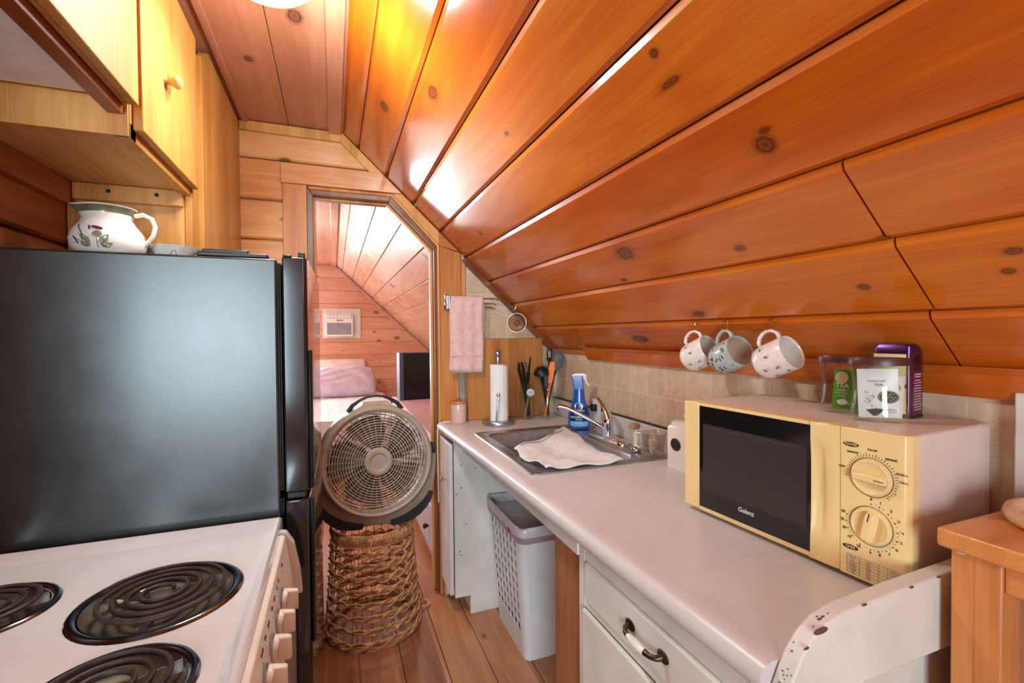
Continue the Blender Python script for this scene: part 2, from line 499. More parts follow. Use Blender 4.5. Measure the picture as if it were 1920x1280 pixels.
PALEB = mat('pale_blue_paint', (206, 208, 222), .5, var=.05)
GREYP = mat('grey_grille', (150, 150, 156), .5, var=.1)
SCREEN = mat('black_screen', (10, 12, 14), .2, coat=.2, var=.1)
GREYM = mat('grey_metal_conduit', (168, 166, 160), .4, .6, var=.1)
SPAT = mat('dull_metal', (150, 142, 134), .45, 1.0, var=.1)
DKGAP = mat('dark_gap', (34, 16, 8), .9, var=.1)

# ------------------------------------------------------------------ the setting
HW = 1.21          # right wall
END = 2.45         # end wall with the doorway
LW = -.71          # left wall
CZ = 2.365         # flat ceiling

# floor
mb = MB(); e = [-2.3 + .17 * i for i in range(22)]
boards(mb, [(-2.6, -2.25), (7.2, -2.25), (7.2, 1.25), (-2.6, 1.25)], e, lambda u, v, w_: (v, u, -w_), .02, .003, .002)
mb.box(-2.3, 1.3, -2.65, 7.25, -.04, -.02)
struct(mb.build('floor', W_FLOOR, smooth=0))

# flat ceiling
mb = MB()
boards(mb, [(-2.6, -2.25), (7.2, -2.25), (7.2, .06), (-2.6, .06)], [-2.265, -2.115, -1.965, -1.815, -1.665, -1.515, -1.365, -1.215, -1.065, -.915, -.765, -.565, -.365, -.185, -.005, .07],
       lambda u, v, w_: (v, u, CZ + w_), .018, .002, .002)
mb.box(-2.3, .10, -2.65, 7.25, CZ + .018, CZ + .04)
struct(mb.build('ceiling', W_CEIL, smooth=0))
mb = MB().box(-.012, .046, -2.6, END - .002, CZ - .016, CZ)
struct(mb.build('trim_1', W_CEIL, bevel=.002))
mb = MB().box(-.378, -.352, -2.6, END - .002, CZ - .012, CZ)
struct(mb.build('trim_2', W_CEIL, bevel=.003))
mb = MB().box(-.012, .046, END + .085, 7.19, CZ - .016, CZ)
struct(mb.build('trim_3', W_BSL, bevel=.002))

# sloped ceiling of wide boards
GX = [.046, .123, .256, .391, .530, .667, .800, .930, 1.065, 1.2]
fs = lambda u, v, w_: (v - NSL.x * w_, u, sl(v) - NSL.z * w_)
mb = MB()
for i, (a, b) in enumerate(zip(GX, GX[1:])):
    cuts = [-2.6, END]
    if i == 6: cuts = [-2.6, .541, END]
    if i == 7: cuts = [-2.6, .536, END]
    if i == 8: cuts = [-2.6, .552, END]
    for y0, y1 in zip(cuts, cuts[1:]):
        g0 = .0025 if y0 > -2 else 0; g1 = .0025 if y1 < 2 else 0
        boards(mb, [(y0 + g0, a), (y1 - g1, a), (y1 - g1, b), (y0 + g0, b)], [a, b], fs, .018, .003, .0085)
slope = struct(mb.build('wall_slope', W_SLOPE, smooth=0))
mb = MB().loft([[fs(-2.65, .0, .016), fs(-2.65, 1.3, .016), fs(-2.65, 1.3, .04), fs(-2.65, .0, .04)],
                [fs(END + .04, .0, .016), fs(END + .04, 1.3, .016), fs(END + .04, 1.3, .04), fs(END + .04, .0, .04)]])
struct(mb.build('wall_slope_backing', DKGAP, smooth=0))
# bedroom part of the slope
mb = MB()
GB = GX[:-1] + [1.2, 1.335, 1.47, 1.605]
boards(mb, [(END + .08, .046), (7.2, .046), (7.2, 1.6), (END + .08, 1.6)], GB, fs, .018, .003, .003)
struct(mb.build('wall_bedroom_slope', W_BSL, smooth=0))
mb = MB().loft([[fs(END + .05, .0, .016), fs(END + .05, 1.7, .016), fs(END + .05, 1.7, .04), fs(END + .05, .0, .04)],
                [fs(7.25, .0, .016), fs(7.25, 1.7, .016), fs(7.25, 1.7, .04), fs(7.25, .0, .04)]])
struct(mb.build('wall_bedroom_backing', DKGAP, smooth=0))

# right wall, tiled, and its plain part behind the camera
mb = MB().box(HW, HW + .05, -2.65, END, 0, 1.29)
struct(mb.build('wall_right', TILE_R, smooth=0))
mb = MB().box(1.5, 1.55, END + .08, 7.25, 0, 1.02)
struct(mb.build('wall_bedroom_right', W_BED, smooth=0))
# strips where the slope meets the tile
mb = MB().loft([[(1.17, y, 1.292), (1.155, y, 1.308), (1.206, y, 1.283), (1.208, y, 1.246), (1.195, y, 1.244)] for y in (.40, 2.06)])
struct(mb.build('trim_4', W_SLOPE, smooth=0, bevel=.002))
mb = MB().loft([[(1.188, y, 1.281), (1.18, y, 1.290), (1.209, y, 1.276), (1.209, y, 1.262)] for y in (2.04, END - .01)])
struct(mb.build('trim_5', W_CAS, smooth=0))
mb = MB().loft([[(1.17, y, 1.292), (1.155, y, 1.308), (1.206, y, 1.283), (1.208, y, 1.246), (1.195, y, 1.244)] for y in (-2.6, .40)])
struct(mb.build('trim_6', W_SLOPE, smooth=0, bevel=.002))
mb = MB().box(1.18, 1.209, .30, .474, .60, 1.262)
struct(mb.build('trim_7', PAINT2, bevel=.003))

# end wall: boards left of and above the doorway, tile right of it
fe = lambda u, v, w_: (u, END + w_, v)
EZ = [0.02 + .0, .150, .3365, .523, .7095, .896, 1.0825, 1.269, 1.4555, 1.642, 1.827, 2.012, 2.202, CZ]
mb = MB()
boards(mb, [(LW, 0), (-.085, 0), (-.085, CZ), (LW, CZ)], EZ, fe, .03, .006, .008)
boards(mb, [(-.085, 2.06), (.377, 2.06), (.056, CZ), (-.085, CZ)], [2.02, 2.202, CZ], fe, .03, .006, .008)
mb.loft([[(x, y, z) for x, z in ((LW, 0), (-.085, 0), (-.085, 2.06), (LW, 2.06))] for y in (END + .03, END + .07)])
mb.loft([[(x, y, z) for x, z in ((LW, 2.06), (.377, 2.06), (.056, CZ), (LW, CZ))] for y in (END + .03, END + .07)])
mb.loft([[(x, y, z) for x, z in ((.262, 2.06), (.377, 2.06), (.645, 1.807), (.645, 1.70), (.5, 1.83))] for y in (END + .005, END + .07)])
mb.box(.5, .645, END + .005, END + .07, 0, 1.81)
mb.box(-1.65, LW, END, END + .07, 0, CZ)
struct(mb.build('wall_end', W_END, smooth=0))
mb = MB().loft([[(x, y, z) for x, z in ((.645, 0), (1.21, 0), (1.21, sl(1.21)), (.645, sl(.645)))] for y in (END, END + .07)])
struct(mb.build('wall_end_tile', TILE_E, smooth=0))

# doorway: frame, stops, casing boards
door = bpy.data.objects.new('door_1', None); COL.objects.link(door); struct(door); door.location = (.2, END, 0); door.matrix_basis = Matrix.Translation((.2, END, 0))
fy = lambda poly, y0, y1: [[(x, y, z) for x, z in poly] for y in (y0, y1)]
O = [(-.112, 0), (-.112, 2.09), (.287, 2.09), (.527, 1.842), (.527, 0)]
I = [(-.086, 0), (-.086, 2.052), (.268, 2.052), (.497, 1.826), (.497, 0)]
mb = MB()
for k in range(4):
    mb.loft(fy([O[k], O[k + 1], I[k + 1], I[k]], END - .012, END + .11))
mb.build('jamb', W_DARKTRIM, door, True, smooth=0, bevel=.002)
I2 = [(-.074, 0), (-.074, 2.040), (.262, 2.040), (.484, 1.820), (.484, 0)]
mb = MB()
for k in range(4):
    mb.loft(fy([I[k], I[k + 1], I2[k + 1], I2[k]], END + .03, END + .07))
mb.build('door_stop', W_CAS, door, True, smooth=0, bevel=.003)
MB().loft(fy([(-.215, 0), (-.112, 0), (-.112, 2.092), (-.215, 2.092)], END - .022, END)).build('casing', W_CAS, door, True, smooth=0, bevel=.002)
MB().loft(fy([(-.222, 2.094), (.335, 2.094), (.236, 2.188), (-.222, 2.188)], END - .022, END)).build('casing', W_END, door, True, smooth=0, bevel=.002)
MB().loft(fy([(.287, 2.090), (.335, 2.093), (.627, 1.818), (.527, 1.842)], END - .022, END)).build('casing', W_CAS, door, True, smooth=0, bevel=.002)
MB().loft(fy([(.527, 0), (.637, 0), (.637, 1.809), (.527, 1.842)], END - .022, END)).build('casing', W_CAS, door, True, smooth=0, bevel=.002)
mb = MB().tube([(.520, END - .014, 0), (.520, END - .014, 1.84), (.284, END - .014, 2.083), (-.10, END - .014, 2.083)], .009, 8)
mb.build('bead_moulding', W_CAS, door, True)
mb = MB().box(.640, .664, END - .018, END, .0, 1.78)
struct(mb.build('trim_8', W_CAS, bevel=.002))
mb = MB().box(-.39, .05, END - .020, END, 2.318, 2.362)
struct(mb.build('trim_9', W_CABP, bevel=.003))
d = Vector((.689, -.651)); nrm = Vector((-.651, -.689))
p0 = Vector((.048, 2.371)); L = .275
mb = MB().loft(fy([tuple(p0 + nrm * .002), tuple(p0 + d * L + nrm * .002), tuple(p0 + d * (L - .03) + nrm * .045), tuple(p0 + d * .02 + nrm * .045)], END - .016, END))
struct(mb.build('trim_10', W_CABP, smooth=0, bevel=.002))
pa = Vector((.664, 1.789)); pb = Vector((1.195, 1.288))
mb = MB().loft(fy([tuple(pa), tuple(pb), tuple(pb + nrm * .03), tuple(pa + nrm * .03)], END - .022, END))
struct(mb.build('trim_11', W_DARKTRIM, smooth=0, bevel=.003))

# left wall of the kitchen and the wider part of the room behind the camera
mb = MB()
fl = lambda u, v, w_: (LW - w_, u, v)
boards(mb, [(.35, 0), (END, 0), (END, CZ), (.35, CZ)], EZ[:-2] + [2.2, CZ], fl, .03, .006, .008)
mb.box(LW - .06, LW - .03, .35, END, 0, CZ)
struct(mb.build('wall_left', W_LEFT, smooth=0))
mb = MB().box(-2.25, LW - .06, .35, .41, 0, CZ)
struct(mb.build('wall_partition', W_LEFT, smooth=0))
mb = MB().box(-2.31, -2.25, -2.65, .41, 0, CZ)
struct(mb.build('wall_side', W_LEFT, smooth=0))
mb = MB()
WX0, WX1, WZ0, WZ1 = -1.62, -.48, .69, 2.07
mb.box(-2.25, WX0, -2.66, -2.6, 0, CZ); mb.box(WX1, 1.25, -2.66, -2.6, 0, CZ)
mb.box(WX0, WX1, -2.66, -2.6, 0, WZ0); mb.box(WX0, WX1, -2.66, -2.6, WZ1, CZ)
struct(mb.build('wall_back', W_END, smooth=0))
mb = MB()
for a in (WX0, WX1 - .05, -1.075): mb.box(a, a + .05, -2.62, -2.585, WZ0, WZ1)
for a in (WZ0, WZ1 - .05, 1.43): mb.box(WX0, WX1, -2.62, -2.585, a, a + .05)
struct(mb.build('window_1', PAINT, bevel=.003))
# bedroom shell
mb = MB()
boards(mb, [(-1.65, 0), (1.6, 0), (1.6, .95), (.046, CZ), (-1.65, CZ)], EZ[:-1] + [2.38], lambda u, v, w_: (u, 7.2 + w_, v), .02, .003, .003)
mb.box(-1.7, 1.65, 7.22, 7.26, 0, 2.4)
struct(mb.build('wall_bedroom_end', W_BED, smooth=0))
mb = MB().loft(fy([(.046, CZ - .001), (.00, CZ - .001), (.00, CZ - .04), (.045, CZ - .045), (1.5, .955), (1.5, .985)], 7.17, 7.2))
struct(mb.build('trim_12', W_BSL, smooth=0))
struct(MB().box(-1.66, -1.6, END, 7.25, 0, CZ).build('wall_bedroom_left', W_BED, smooth=0))
mb = MB()
for a in (-1.50, -.95, -.40): mb.box(a, a + .06, 7.13, 7.2, .62, 1.94)
for a in (.62, 1.25, 1.88): mb.box(-1.50, -.34, 7.13, 7.2, a, a + .06)
struct(mb.build('window_2', PAINT, bevel=.004))

# ------------------------------------------------------------------ refrigerator
FT = 1.576
fr = thing('refrigerator', 'black two-door refrigerator with textured side, between white stove and doorway', 'refrigerator', (-.36, 1.68, 0))
mb = MB().box(LW + .006, -.135, 1.337, 2.03, .07, FT)
mb.build('body', BLACKS, fr, True, bevel=.006, seg=3)
MB().box(LW + .04, -.15, 1.36, 2.01, .012, .07).build('base_grille', BLACKP, fr, True, bevel=.003)
mb = MB()
for y0, y1, x in ((1.345, 1.352, -.131), (1.345, 1.352, -.126)):
    for z0, z1 in ((.10, .955), (.975, FT - .01)):
        mb.box(x - .004, x - .001, 1.344, 2.02, z0, z1)
mb.build('gasket', GASK, fr, True)


def fdoor(z0, z1, name):
    prof = []
    ys = [1.337, 1.345, 1.40, 1.55, 1.70, 1.85, 1.97, 2.022, 2.03]
    xs = [-.070, -.064, -.061, -.057, -.055, -.054, -.052, -.053, -.060]
    ring = [(-.123, 1.337)] + [(x, y) for x, y in zip(xs, ys)] + [(-.123, 2.03)]
    return MB().loft([[(x, y, z) for x, y in ring] for z in (z0, z1)]).build(name, BLACKG, fr, True, smooth=30, bevel=.004, seg=3)


fz = fdoor(.968, FT + .006, 'freezer_door')
fd = fdoor(.075, .948, 'refrigerator_door')
MB().box(-.121, -.10, 1.338, 2.0, FT + .006, FT + .012).box(-.085, -.068, 1.339, 1.36, FT + .006, FT + .02).build('top_cap', BLACKP, fz, True, bevel=.002)
for o_, z0, z1 in ((fz, .972, 1.34), (fd, .56, .944)):
    MB().loft([[(x, y, z) for x, y in ((-.064, 1.341), (-.057, 1.342), (-.054, 1.350), (-.056, 1.362), (-.062, 1.366))] for z in (z0, z1)]).build('handle', BLACKP, o_, True, bevel=.003)
mb = MB().loft([[(x, y, z) for x, y in ((-.31, 1.34), (-.155, 1.34), (-.155, 1.41), (-.28, 1.43), (-.31, 1.42))] for z in (FT, FT + .011)])
mb.box(-.30, -.20, 1.345, 1.40, FT + .009, FT + .019)
mb.build('hinge_cover', BLACKP, fr, True, bevel=.003)
MB().box(-.12, -.075, 1.345, 1.39, .95, .966).build('middle_hinge', BLACKP, fr, True, bevel=.002)

# ------------------------------------------------------------------ stove
st = thing('electric_stove', 'white electric coil stove standing against the side of the black refrigerator', 'stove', (-.39, .94, 0))
SY0, SY1, SZ = .552, 1.312, .90
MB().box(LW + .01, -.135, SY0 + .01, SY1 - .01, .02, .862).build('body', ENAMEL, st, True, bevel=.006)
BUR = [(-.302, 1.022, .128), (-.575, 1.075, .098), (-.29, .765, .103), (-.575, .77, .128)]
# cooktop: flat sheet with burner holes and a raised rim
mb = MB()


def holed_sheet(mb, x0, x1, y0, y1, z, holes, seg=40, depth=.02):
    """rectangular cells, each with one round hole; the cells tile the sheet"""
    for (cx, cy, r, cell) in holes:
        a0, a1, b0, b1 = cell
        inner = [(cx + r * math.cos(2 * PI * i / seg), cy + r * math.sin(2 * PI * i / seg)) for i in range(seg)]
        outer = []
        for (x, y) in inner:
            dx, dy = x - cx, y - cy
            t = min([v for v in [((a1 - cx) / dx if dx > 1e-9 else 9e9), ((a0 - cx) / dx if dx < -1e-9 else 9e9), ((b1 - cy) / dy if dy > 1e-9 else 9e9), ((b0 - cy) / dy if dy < -1e-9 else 9e9)]])
            outer.append((cx + dx * t, cy + dy * t))
        # corners: snap the nearest outer point to each corner
        for qx, qy in ((a0, b0), (a0, b1), (a1, b0), (a1, b1)):
            k = min(range(seg), key=lambda i: (outer[i][0] - qx) ** 2 + (outer[i][1] - qy) ** 2)
            outer[k] = (qx, qy)
        mb.loft([[(x, y, z) for x, y in outer], [(x, y, z) for x, y in inner], [(x, y, z - depth) for x, y in inner]], True, False)


HX = [LW + .055, -.44, -.160]; HY = [SY0 + .02, .905, SY1 - .035]
cells = [(BUR[0], (HX[1], HX[2], HY[1], HY[2])), (BUR[1], (HX[0], HX[1], HY[1], HY[2])), (BUR[2], (HX[1], HX[2], HY[0], HY[1])), (BUR[3], (HX[0], HX[1], HY[0], HY[1]))]
holed_sheet(mb, 0, 0, 0, 0, SZ, [(c[0], c[1], c[2] - .012, cell) for c, cell in cells])
R = lambda i, z: [(HX[0] - i, HY[0] - i, z), (HX[2] + i, HY[0] - i, z), (HX[2] + i, HY[2] + i, z), (HX[0] - i, HY[2] + i, z)]
mb.loft([R(0, SZ), R(.010, SZ + .004), R(.020, SZ + .017), R(.026, SZ + .020), R(.031, SZ + .015), R(.033, SZ - .03)], True, False)
mb.build('cooktop', ENAMEL, st, True, smooth=60)
for i, (cx, cy, r) in enumerate(BUR):
    b = bpy.data.objects.new('burner', None); COL.objects.link(b); b.parent = st
    b.location = Vector((cx, cy, SZ)) - st.location; b.matrix_basis = Matrix.Translation(b.location)
    MB().lathe([(r * .86, -.012), (r * .90, .002), (r * .94, .006), (r * 1.0, .005), (r * 1.03, .0005), (r * 1.0, -.003)], seg=48).build('trim_ring', DARKCH, b, smooth=60)
    MB().lathe([(r * .89, .002), (r * .84, -.012), (r * .7, -.022), (r * .35, -.026), (r * .2, -.024), (.001, -.024)], seg=48).build('drip_pan', PAN, b, smooth=60)
    mb = MB(); pts = []; turns = 4.3 if r > .11 else 3.4; rot = .8 + i
    N = int(turns * 40)
    for k in range(N + 1):
        t = k / N; rad = r * (.17 + .67 * t); a = rot + turns * 2 * PI * t
        pts.append((rad * math.cos(a), rad * math.sin(a), .012))
    pts.append((pts[-1][0] * .98, pts[-1][1] * .98, -.004)); pts.insert(0, (pts[0][0], pts[0][1], -.01))
    mb.tube(pts, .0048, 8, flat=(1, .8)); mb.build('heating_coil', COIL, b)
    mb = MB()
    for a in (.5, .5 + 2.09, .5 + 4.19):
        c_, s_ = math.cos(a), math.sin(a)
        mb.loft([[(c_ * rr - s_ * w_, s_ * rr + c_ * w_, z) for rr, z in ((r * .1, -.012), (r * .84, -.012), (r * .84, .006), (r * .1, .006))] for w_ in (-.0012, .0012)])
    mb.build('coil_support', STEEL, b, smooth=0)
    MB().lathe([(.001, .009), (r * .13, .009), (r * .15, .006), (r * .15, .0)], seg=24).build('centre_cap', PAN, b)
# control panel sloping out of the front edge, knobs, end cap, oven door
pan = [(-.130, .893), (-.118, .890), (-.104, .800), (-.099, .745), (-.130, .745)]
MB().loft([[(x, y, z) for x, z in pan] for y in (SY0 + .015, SY1 - .055)]).build('control_panel', ALMOND, st, True, smooth=0, bevel=.003)
cap_ = [(-.132, .900), (-.116, .897), (-.099, .868), (-.086, .800), (-.081, .740), (-.132, .740)]
for a, b_ in ((SY1 - .055, SY1 - .035), (SY0 - .0, SY0 + .015)):
    MB().loft([[(x, y, z) for x, z in cap_] for y in (a, b_)]).build('panel_end_cap', ENAMEL, st, True, smooth=0, bevel=.003)
for y in (1.065, .985, .905, .825, .70):
    kb = MB().cyl((-.109, y, .832), (-.099, y, .830), .021, .021, 28).build('knob', ALMOND, st, True, bevel=.002)
    MB().loft([[(-.100, y + a, .831 + b_) for a, b_ in ((-.008, -.021), (.008, -.021), (.008, .021), (-.008, .021))],
               [(-.077, y + a, .828 + b_) for a, b_ in ((-.006, -.020), (.006, -.020), (.006, .020), (-.006, .020))]]).build('knob_grip', ALMOND, kb, True, bevel=.003)
    mb = MB()
    mb.lathe([(.023, 0), (.024, .002), (.021, .004)], (0, 0, 0), 28, rot=Matrix.Rotation(PI / 2, 3, 'Y')); mb.build('bezel', STEEL, kb, True, mx=Matrix.Translation((-.1095, y, .832)))
xd = Vector((0, -1, 0)); yd = Vector((-.014, 0, .090)).normalized()
pp = lambda y, f: Vector((-.118 + f * .014, y, .890 - f * .090)) + Vector((.0005, 0, .0001))
for y, t_ in ((1.14, 'Off'), (1.07, 'Hi'), (1.04, 'Lo'), (1.0, 'Med'), (.965, 'Off'), (.915, 'Med'), (.875, 'Off'), (.835, 'Front')):
    o = text([(t_, .009, pp(y, .22), xd, yd)], INK, 'panel_marking', st); o.matrix_parent_inverse = Matrix.Translation(-st.location)
    if t_ != 'Med':
        o = text([('.', .016, pp(y - .008, .32), xd, yd)], INK, 'panel_dot', st); o.matrix_parent_inverse = Matrix.Translation(-st.location)
dr = MB().box(-.135, -.100, SY0 + .012, SY1 - .012, .19, .735).build('oven_door', ENAMEL, st, True, bevel=.006)
MB().tube([(-.102, SY0 + .06, .48), (-.084, SY0 + .065, .48), (-.084, SY1 - .065, .48), (-.102, SY1 - .06, .48)], .008, 10).build('door_handle', ALMOND, dr, True)
MB().box(-.135, -.095, SY0 + .012, SY1 - .012, .03, .18).build('storage_drawer', ENAMEL, st, True, bevel=.005)

# ------------------------------------------------------------------ upper cabinets
c1 = thing('wall_cabinet', 'pine wall cabinet hung higher above the white stove', 'cabinet', (-.53, .84, 1.88))
MB().box(LW + .002, -.415, .42, 1.240, 1.899, 2.35).build('body', W_CABP, c1, True, bevel=.002)
MB().box(LW + .004, -.45, .43, 1.228, 1.888, 1.899).build('underside_panel', PAINT, c1, True)
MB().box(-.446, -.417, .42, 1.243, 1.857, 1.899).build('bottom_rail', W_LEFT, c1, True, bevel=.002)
MB().box(-.415, -.407, .42, 1.240, 1.877, 2.345).build('face_frame', W_CABV, c1, True, bevel=.001)
MB().box(-.407, -.387, .44, 1.238, 1.877, 2.300).build('door', W_CABV, c1, True, bevel=.003)
c2 = thing('wall_cabinet', 'pine wall cabinet with round wooden knob, above the black refrigerator', 'cabinet', (-.53, 1.47, 1.82))
MB().box(LW + .002, -.415, 1.248, 1.700, 1.820, 2.35).build('body', W_CABX, c2, True, bevel=.002)
MB().box(LW + .03, -.409, 1.2425, 1.2478, 1.812, 1.898).build('end_rail', W_CABP, c2, True, bevel=.001)
MB().box(-.435, -.407, 1.2485, 1.700, 1.809, 1.845).box(-.435, -.407, 1.2485, 1.28, 1.809, 2.345).build('face_frame', W_CABV, c2, True, bevel=.002)
d2 = MB().box(-.407, -.387, 1.260, 1.710, 1.833, 2.300).build('door', W_CABV, c2, True, bevel=.003)
MB().lathe([(.001, .036), (.0105, .035), (.0155, .028), (.0155, .022), (.0095, .013), (.0075, .006), (.0105, 0)], seg=24, rot=Matrix.Rotation(PI / 2, 3, 'Y')).build('knob', W_BEECH, d2, True, mx=Matrix.Translation((-.387, 1.414, 2.021)))
MB().box(LW + .023, -.424, 1.680, 1.700, 1.772, 1.819).build('wall_cleat', W_CABP, c2, True, bevel=.002)
for x in (-.603, -.487): MB().cyl((x, 1.6795, 1.80), (x, 1.6815, 1.80), .006, .006, 10).build('screw', GASK, c2, True)
MB().box(LW + .0005, LW + .022, 1.25, 1.680, 1.755, 1.819).build('back_cleat', W_LEFT, c2, True, bevel=.002)
c3 = thing('tall_cabinet', 'tall pine boarding beside the refrigerator cabinet, reaching the end wall', 'cabinet', (-.53, 2.08, 1.6))
MB().box(LW + .002, -.425, 1.703, END - .003, 1.60, 2.34).build('body', W_CABP, c3, True, bevel=.002)
MB().box(-.425, -.405, 1.712, 1.775, 1.60, 2.29).build('plank', W_CABV, c3, True, bevel=.002)
MB().box(-.425, -.388, 1.777, 1.885, 1.60, 2.285).build('batten', W_CABV, c3, True, bevel=.002)
MB().box(-.425, -.391, 1.888, END - .003, 1.60, 2.352).build('plank', W_CABV, c3, True, bevel=.002)

# ------------------------------------------------------------------ ceiling lamp
la = thing('ceiling_lamp', 'round white glass ceiling lamp with ribbed rim, on the dark red boards', 'lamp', (-.154, 1.37, CZ))
MB().lathe([(.001, -.0005), (.085, -.0005), (.092, -.018), (.09, -.024)], seg=40).build('canopy', WHITEP, la, smooth=60)
MB().lathe([(.088, -.022), (.112, -.026), (.118, -.038), (.116, -.050), (.104, -.066), (.08, -.078), (.045, -.086), (.001, -.088)], seg=48).build('glass_shade', LAMPG, la, smooth=60)
mb = MB()
for z, r in ((-.030, .1145), (-.038, .1182), (-.046, .1170), (-.056, .1120)):
    mb.tube([(r * math.cos(2 * PI * k / 60), r * math.sin(2 * PI * k / 60), z) for k in range(60)], .0018, 5, closed=True)
mb.build('rib', WHITEP, la)

# ------------------------------------------------------------------ base cabinets and worktop
CT = .913
xf = lambda y: .548 - .0245 * (y - .455)          # front edge of the worktop drifts a little
wt = thing('worktop', 'long white laminate worktop with rounded front edge', 'worktop', (.85, 1.4, CT))
SKX0, SKX1, SKY0, SKY1 = .618, 1.135, 1.405, 2.07
mb = MB()
prof = lambda y: [(.645, CT), (xf(y) + .045, CT), (xf(y) + .022, CT + .002), (xf(y) + .008, CT - .003), (xf(y), CT - .016), (xf(y) + .001, CT - .030), (xf(y) + .006, CT - .039), (xf(y) + .012, CT - .041), (.645, CT - .041)]
mb.loft([[(x, y, z) for x, z in prof(y)] for y in (.476, 1.4, END - .026)])
mb.build('front_edge', LAMIN, wt, True, smooth=50)
mb = MB()
mb.box(.645, 1.208, .476, SKY0, CT - .04, CT); mb.box(.645, 1.208, SKY1, END - .003, CT - .04, CT)
mb.box(SKX1, 1.208, SKY0, SKY1, CT - .04, CT); 
mb.build('top', LAMIN, wt, True, smooth=0)
MB().box(1.186, 1.2085, .476, END - .003, CT, 1.004).build('backsplash', LAMIN, wt, True, bevel=.004)
MB().box(1.188, 1.2088, .476, END - .003, 1.004, 1.008).build('caulk_line', INK, wt, True)
# painted end board that stands above the worktop, curved at the front
fx = [(.556, .862), (.563, .882), (.575, .905), (.590, .930), (.612, .952), (.64, .968), (.68, .977), (.80, .983), (1.205, .994), (1.205, .866)]
ebm = MB().loft([[(x, y, z) for x, z in fx] for y in (.447, .474)])
eb = ebm.build('end_board', PAINT2, wt, True, smooth=40, bevel=.003)
mb = MB()
for (x, z, r) in ((.628, .962, .010), (.566, .889, .004), (.60, .944, .004), (.72, .9785, .004), (.83, .982, .004), (.56, .868, .006), (.90, .9845, .004)):
    mb.ball((x, .447, z), r, 1.5, .12, .5, 10)
for k in range(15):
    t = random.random(); i = random.randint(1, 6); x = fx[i][0] + (fx[i + 1][0] - fx[i][0]) * t; z = fx[i][1] + (fx[i + 1][1] - fx[i][1]) * t
    mb.ball((x, .45 + .022 * random.random(), z + .0002), .0016 + .002 * random.random() ** 3, 1.6, .5, .35, 8)
mb.build('chipped_paint', INK2, eb, True)['kind'] = 'stuff'

nc = thing('base_cabinet', 'white painted drawer cabinet with porcelain pull, under the microwave end of worktop', 'cabinet', (.9, .75, 0))
FX = .582
MB().box(FX + .016, 1.205, .474, .492, .02, .868).box(FX + .03, 1.2, .492, 1.03, .06, .09).box(1.18, 1.2, .492, 1.03, .09, .868).build('carcass', PAINT2, nc, True, bevel=.002)
MB().box(FX, FX + .018, .474, .50, .06, .870).box(FX, FX + .018, 1.022, 1.052, .0, .870).box(FX, FX + .018, .50, 1.022, .806, .870).box(FX, FX + .018, .50, 1.022, .690, .722).box(FX + .06, FX + .075, .48, 1.03, 0, .09).build('face_frame', PAINT2, nc, True, bevel=.002)
dw = MB().loft([[(FX - .001, y, z) for y, z in ((.486, .712), (1.010, .712), (1.010, .812), (.486, .812))], [(FX - .010, y, z) for y, z in ((.492, .718), (1.004, .718), (1.004, .808), (.492, .808))]]).box(FX, FX + .3, .51, 1.0, .724, .80).build('drawer', PAINT2, nc, True, bevel=.002)
PY = .762; PZ = .768
ph = bpy.data.objects.new('handle', None); COL.objects.link(ph); ph.parent = dw; ph.matrix_basis = Matrix.Translation((FX - .011, PY, PZ))
for s in (-1, 1):
    mb = MB().lathe([(.001, .006), (.008, .005), (.012, .001), (.012, 0)], (0, s * .052, 0), 20, 1.0, 1.35, rot=Matrix.Rotation(-PI / 2, 3, 'Y'))
    mb.tube([(-.002, s * .052, 0), (-.014, s * .050, -.001), (-.021, s * .040, -.002), (-.023, s * .024, -.002)], [.007, .0055, .005, .0068], 12)
    mb.build('handle_end', BRONZE, ph)
MB().tube([(-.023, -.026, -.002), (-.024, -.015, -.002), (-.024, 0, -.002), (-.024, .015, -.002), (-.023, .026, -.002)], [.0065, .0085, .0092, .0085, .0065], 16).build('porcelain_grip', CERAM, ph)
ld = MB().box(FX - .014, FX - .001, .486, 1.016, .075, .694).build('door', PAINT2, nc, True, bevel=.006, seg=3)
mb = MB().box(FX + .02, FX + .038, 1.053, 1.235, .0, .842)
tag(mb.build('filler_panel', W_BROWN, None, bevel=.002), 'bare brown oak panel standing beside the laundry bin under the worktop', 'panel')
mb = MB().box(.578, .594, 1.0525, 2.197, .806, .871)
tag(mb.build('apron_rail', PAINT2, None, bevel=.003), 'white painted rail running under the worktop above the laundry bin', 'rail')

fc = thing('base_cabinet', 'narrow white painted cabinet with small glass knob, beside the doorway', 'cabinet', (.8, 2.3, 0))
mb = MB().loft([[(x, y, z) for x, z in ((.535, .092), (.612, .092), (.612, 0), (1.205, 0), (1.205, .870), (.535, .870))] for y in (2.197, 2.213)])
mb.build('side_panel', PAINT2, fc, True, smooth=0, bevel=.002)
MB().box(.545, 1.2, 2.213, 2.42, .092, .11).box(1.18, 1.2, 2.213, 2.42, .11, .868).box(.62, .636, 2.213, 2.42, 0, .09).box(.535, 1.2, 2.408, 2.424, .0, .87).build('carcass', PAINT2, fc, True)
dd = MB().loft([[(x, y, z) for x, y in ((.531, 2.203), (.531, 2.418), (.514, 2.420), (.511, 2.203))] for z in (.105, .845)]).build('door', PAINT, fc, True, smooth=0, bevel=.005, seg=3)
MB().lathe([(.001, .030), (.008, .029), (.0125, .023), (.011, .016), (.006, .011), (.005, .004), (.011, 0)], seg=14, rot=Matrix.Rotation(-PI / 2, 3, 'Y')).build('knob', CLEAR2, dd, True, mx=Matrix.Translation((.511, 2.285, .655)))
